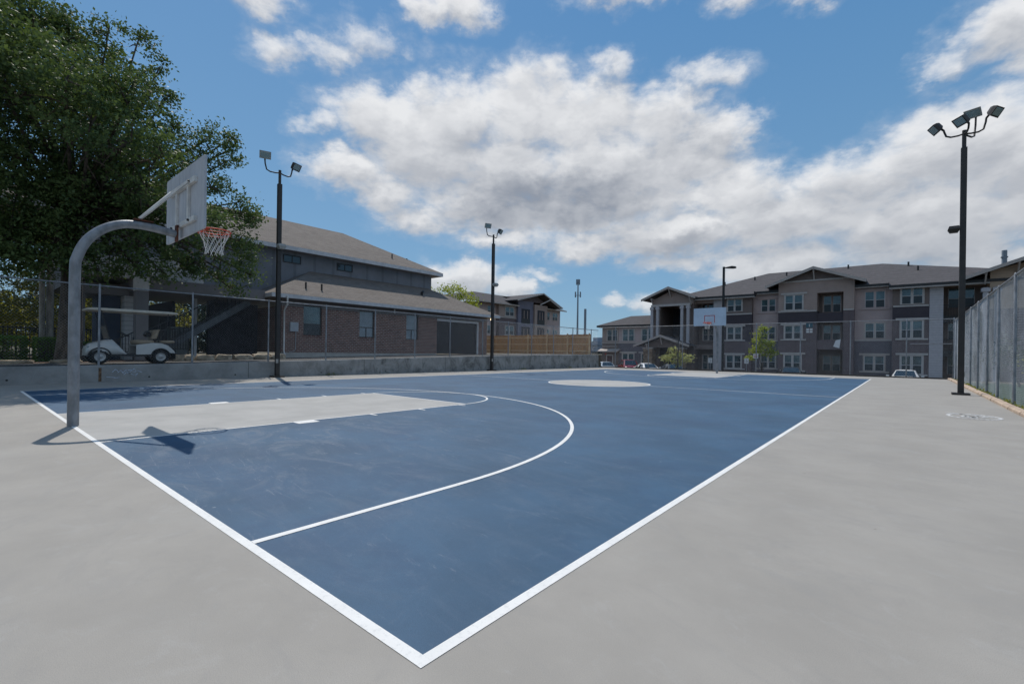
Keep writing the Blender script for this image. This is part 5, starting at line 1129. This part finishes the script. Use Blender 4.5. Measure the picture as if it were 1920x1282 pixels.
# far skyline
def far_block(label, x, y, w, h, d=14):
    e = empty('distant_building', (x, y, -1.3), label, 'building', 'distant office buildings'); MB().box((x-w/2, y, -1.3), (x+w/2, y+d, h)).build('wall', M_farb, e)
    f = MB(); 
    for k in range(int((h+1)/3.2)): f.box((x-w/2+.4, y-.06, .4+k*3.2), (x+w/2-.4, y-.01, 1.9+k*3.2))
    f.build('window_band', M_darkglass, e); MB().box((x-w*.2, y+3, h+.002), (x+w*.2, y+7, h+2)).build('roof_plant', M_farb, e)
far_block('hazy blue-grey office block low on the horizon between fence and apartments', -112, 200, 26, 7)
far_block('lower distant office wing behind the bushes between fence and apartments', -92, 170, 16, 4.2)
bl3 = [(-34,47,.5,1.6),(-33,46,-.2,1.4),(-36,48,.8,1.6),(-31.5,49,-.3,1.2)]
tree('roadside_tree', 'green bushy tree in the gap between the cedar fence and the apartments', (-27.6, 43.5, -1.3), [(-27.6,43.5,.9,1.0),(-27.9,43.8,1.8,.8),(-27.2,43.3,.0,.8)], L_back, M_bark, .1, .17, per=20, cl_r=.4, dens=30, seed=61, group='trees beyond the court')
tree('roadside_tree', 'small tree top showing over the cedar fence below the apartments', (-38.5, 58, .9), [(-38.5,58,2.6,1.1),(-37.2,58.4,2.5,1.0),(-36,58.5,2.4,.9),(-39.6,58,2.4,.9)], L_back, M_bark, .1, .17, per=20, cl_r=.4, dens=26, seed=62, group='trees beyond the court')
# wooded horizon
rs = np.random.RandomState(5); cs = []
for k in range(420):
    a = rs.uniform(-130, 40); d = rs.uniform(260, 420); x, y = math.sin(R(a))*d, math.cos(R(a))*d
    cs.append(np.array([x, y, rs.uniform(-2, 2.5)])+rs.normal(size=(110, 3))*np.array([7, 7, 3.0]))
tag(leaves('distant_woods', L_dk, None, np.concatenate(cs), 2.4, 9, .4), 'low dark line of distant woods along the horizon', 'woods', None, 'stuff')
# growth behind the right fence
for i, (x, y, r, z, lab) in enumerate([(4.9, 16.5, .75, 1.3, 'tall narrow evergreen shrub pressed against the nearest part of the right fence'), (5.2, 22, .85, 1.3, 'evergreen shrub behind the right fence level with the four-headed pole'), (5.0, 28, .9, 1.3, 'evergreen shrub behind the far part of the right fence'), (7.5, 19, 1.1, 1.0, 'nearest dark bush behind the right fence'), (9.5, 26, 1.4, 1.2, 'middle dark bush behind the right fence'), (8.5, 37, 1.6, .9, 'dark bush behind the far corner of the right fence'), (12, 21, 1.6, 1.4, 'taller dark bush farther out behind the right fence'), (11.5, 31, 1.7, 1.4, 'broad dark bush far behind the right fence')]):
    tree('bush', lab, (x, y, -.1), [(x, y, z, r), (x+.7, y+1.2, z-.1, r*.8), (x-.5, y-1.1, z-.2, r*.75)], L_dk if i % 2 == 0 else L_back, M_bark, .05, .13, per=20, cl_r=.4, dens=26, seed=70+i, cat='bush', group='bushes behind the right fence', limbstart=.15)
e = empty('picnic_bench', (6.6, 14.2, -.05), 'weathered pale bench on the grass behind the right fence', 'bench')
MB().box((5.9, 14.0, .42), (7.4, 14.35, .47)).build('seat', M_woodp, e)
for xx in (6.05, 7.2): MB().box((xx, 14.02, -.05), (xx+.08, 14.33, .418)).build('leg', M_woodp, e)
# random weeds along the kerb and the wall foot
pts = []
for k in range(90):
    y = rnd.uniform(5.8, 32); pts.append(np.array([3.23, y, .02])+np.random.RandomState(k).normal(size=(18, 3))*np.array([.04, .12, .05]))
for y0_ in (22.5, 9.3, 28.0): pts.append(np.array([WX+.05, y0_, .04])+np.random.RandomState(int(y0_)).normal(size=(60, 3))*np.array([.04, .2, .03]))
w_ = np.concatenate(pts); w_[:, 2] = np.abs(w_[:, 2])+.01
tag(leaves('weeds', L_back, None, w_, .05, 12, .2), 'small weeds growing along the fence foot', 'weeds', None, 'stuff')
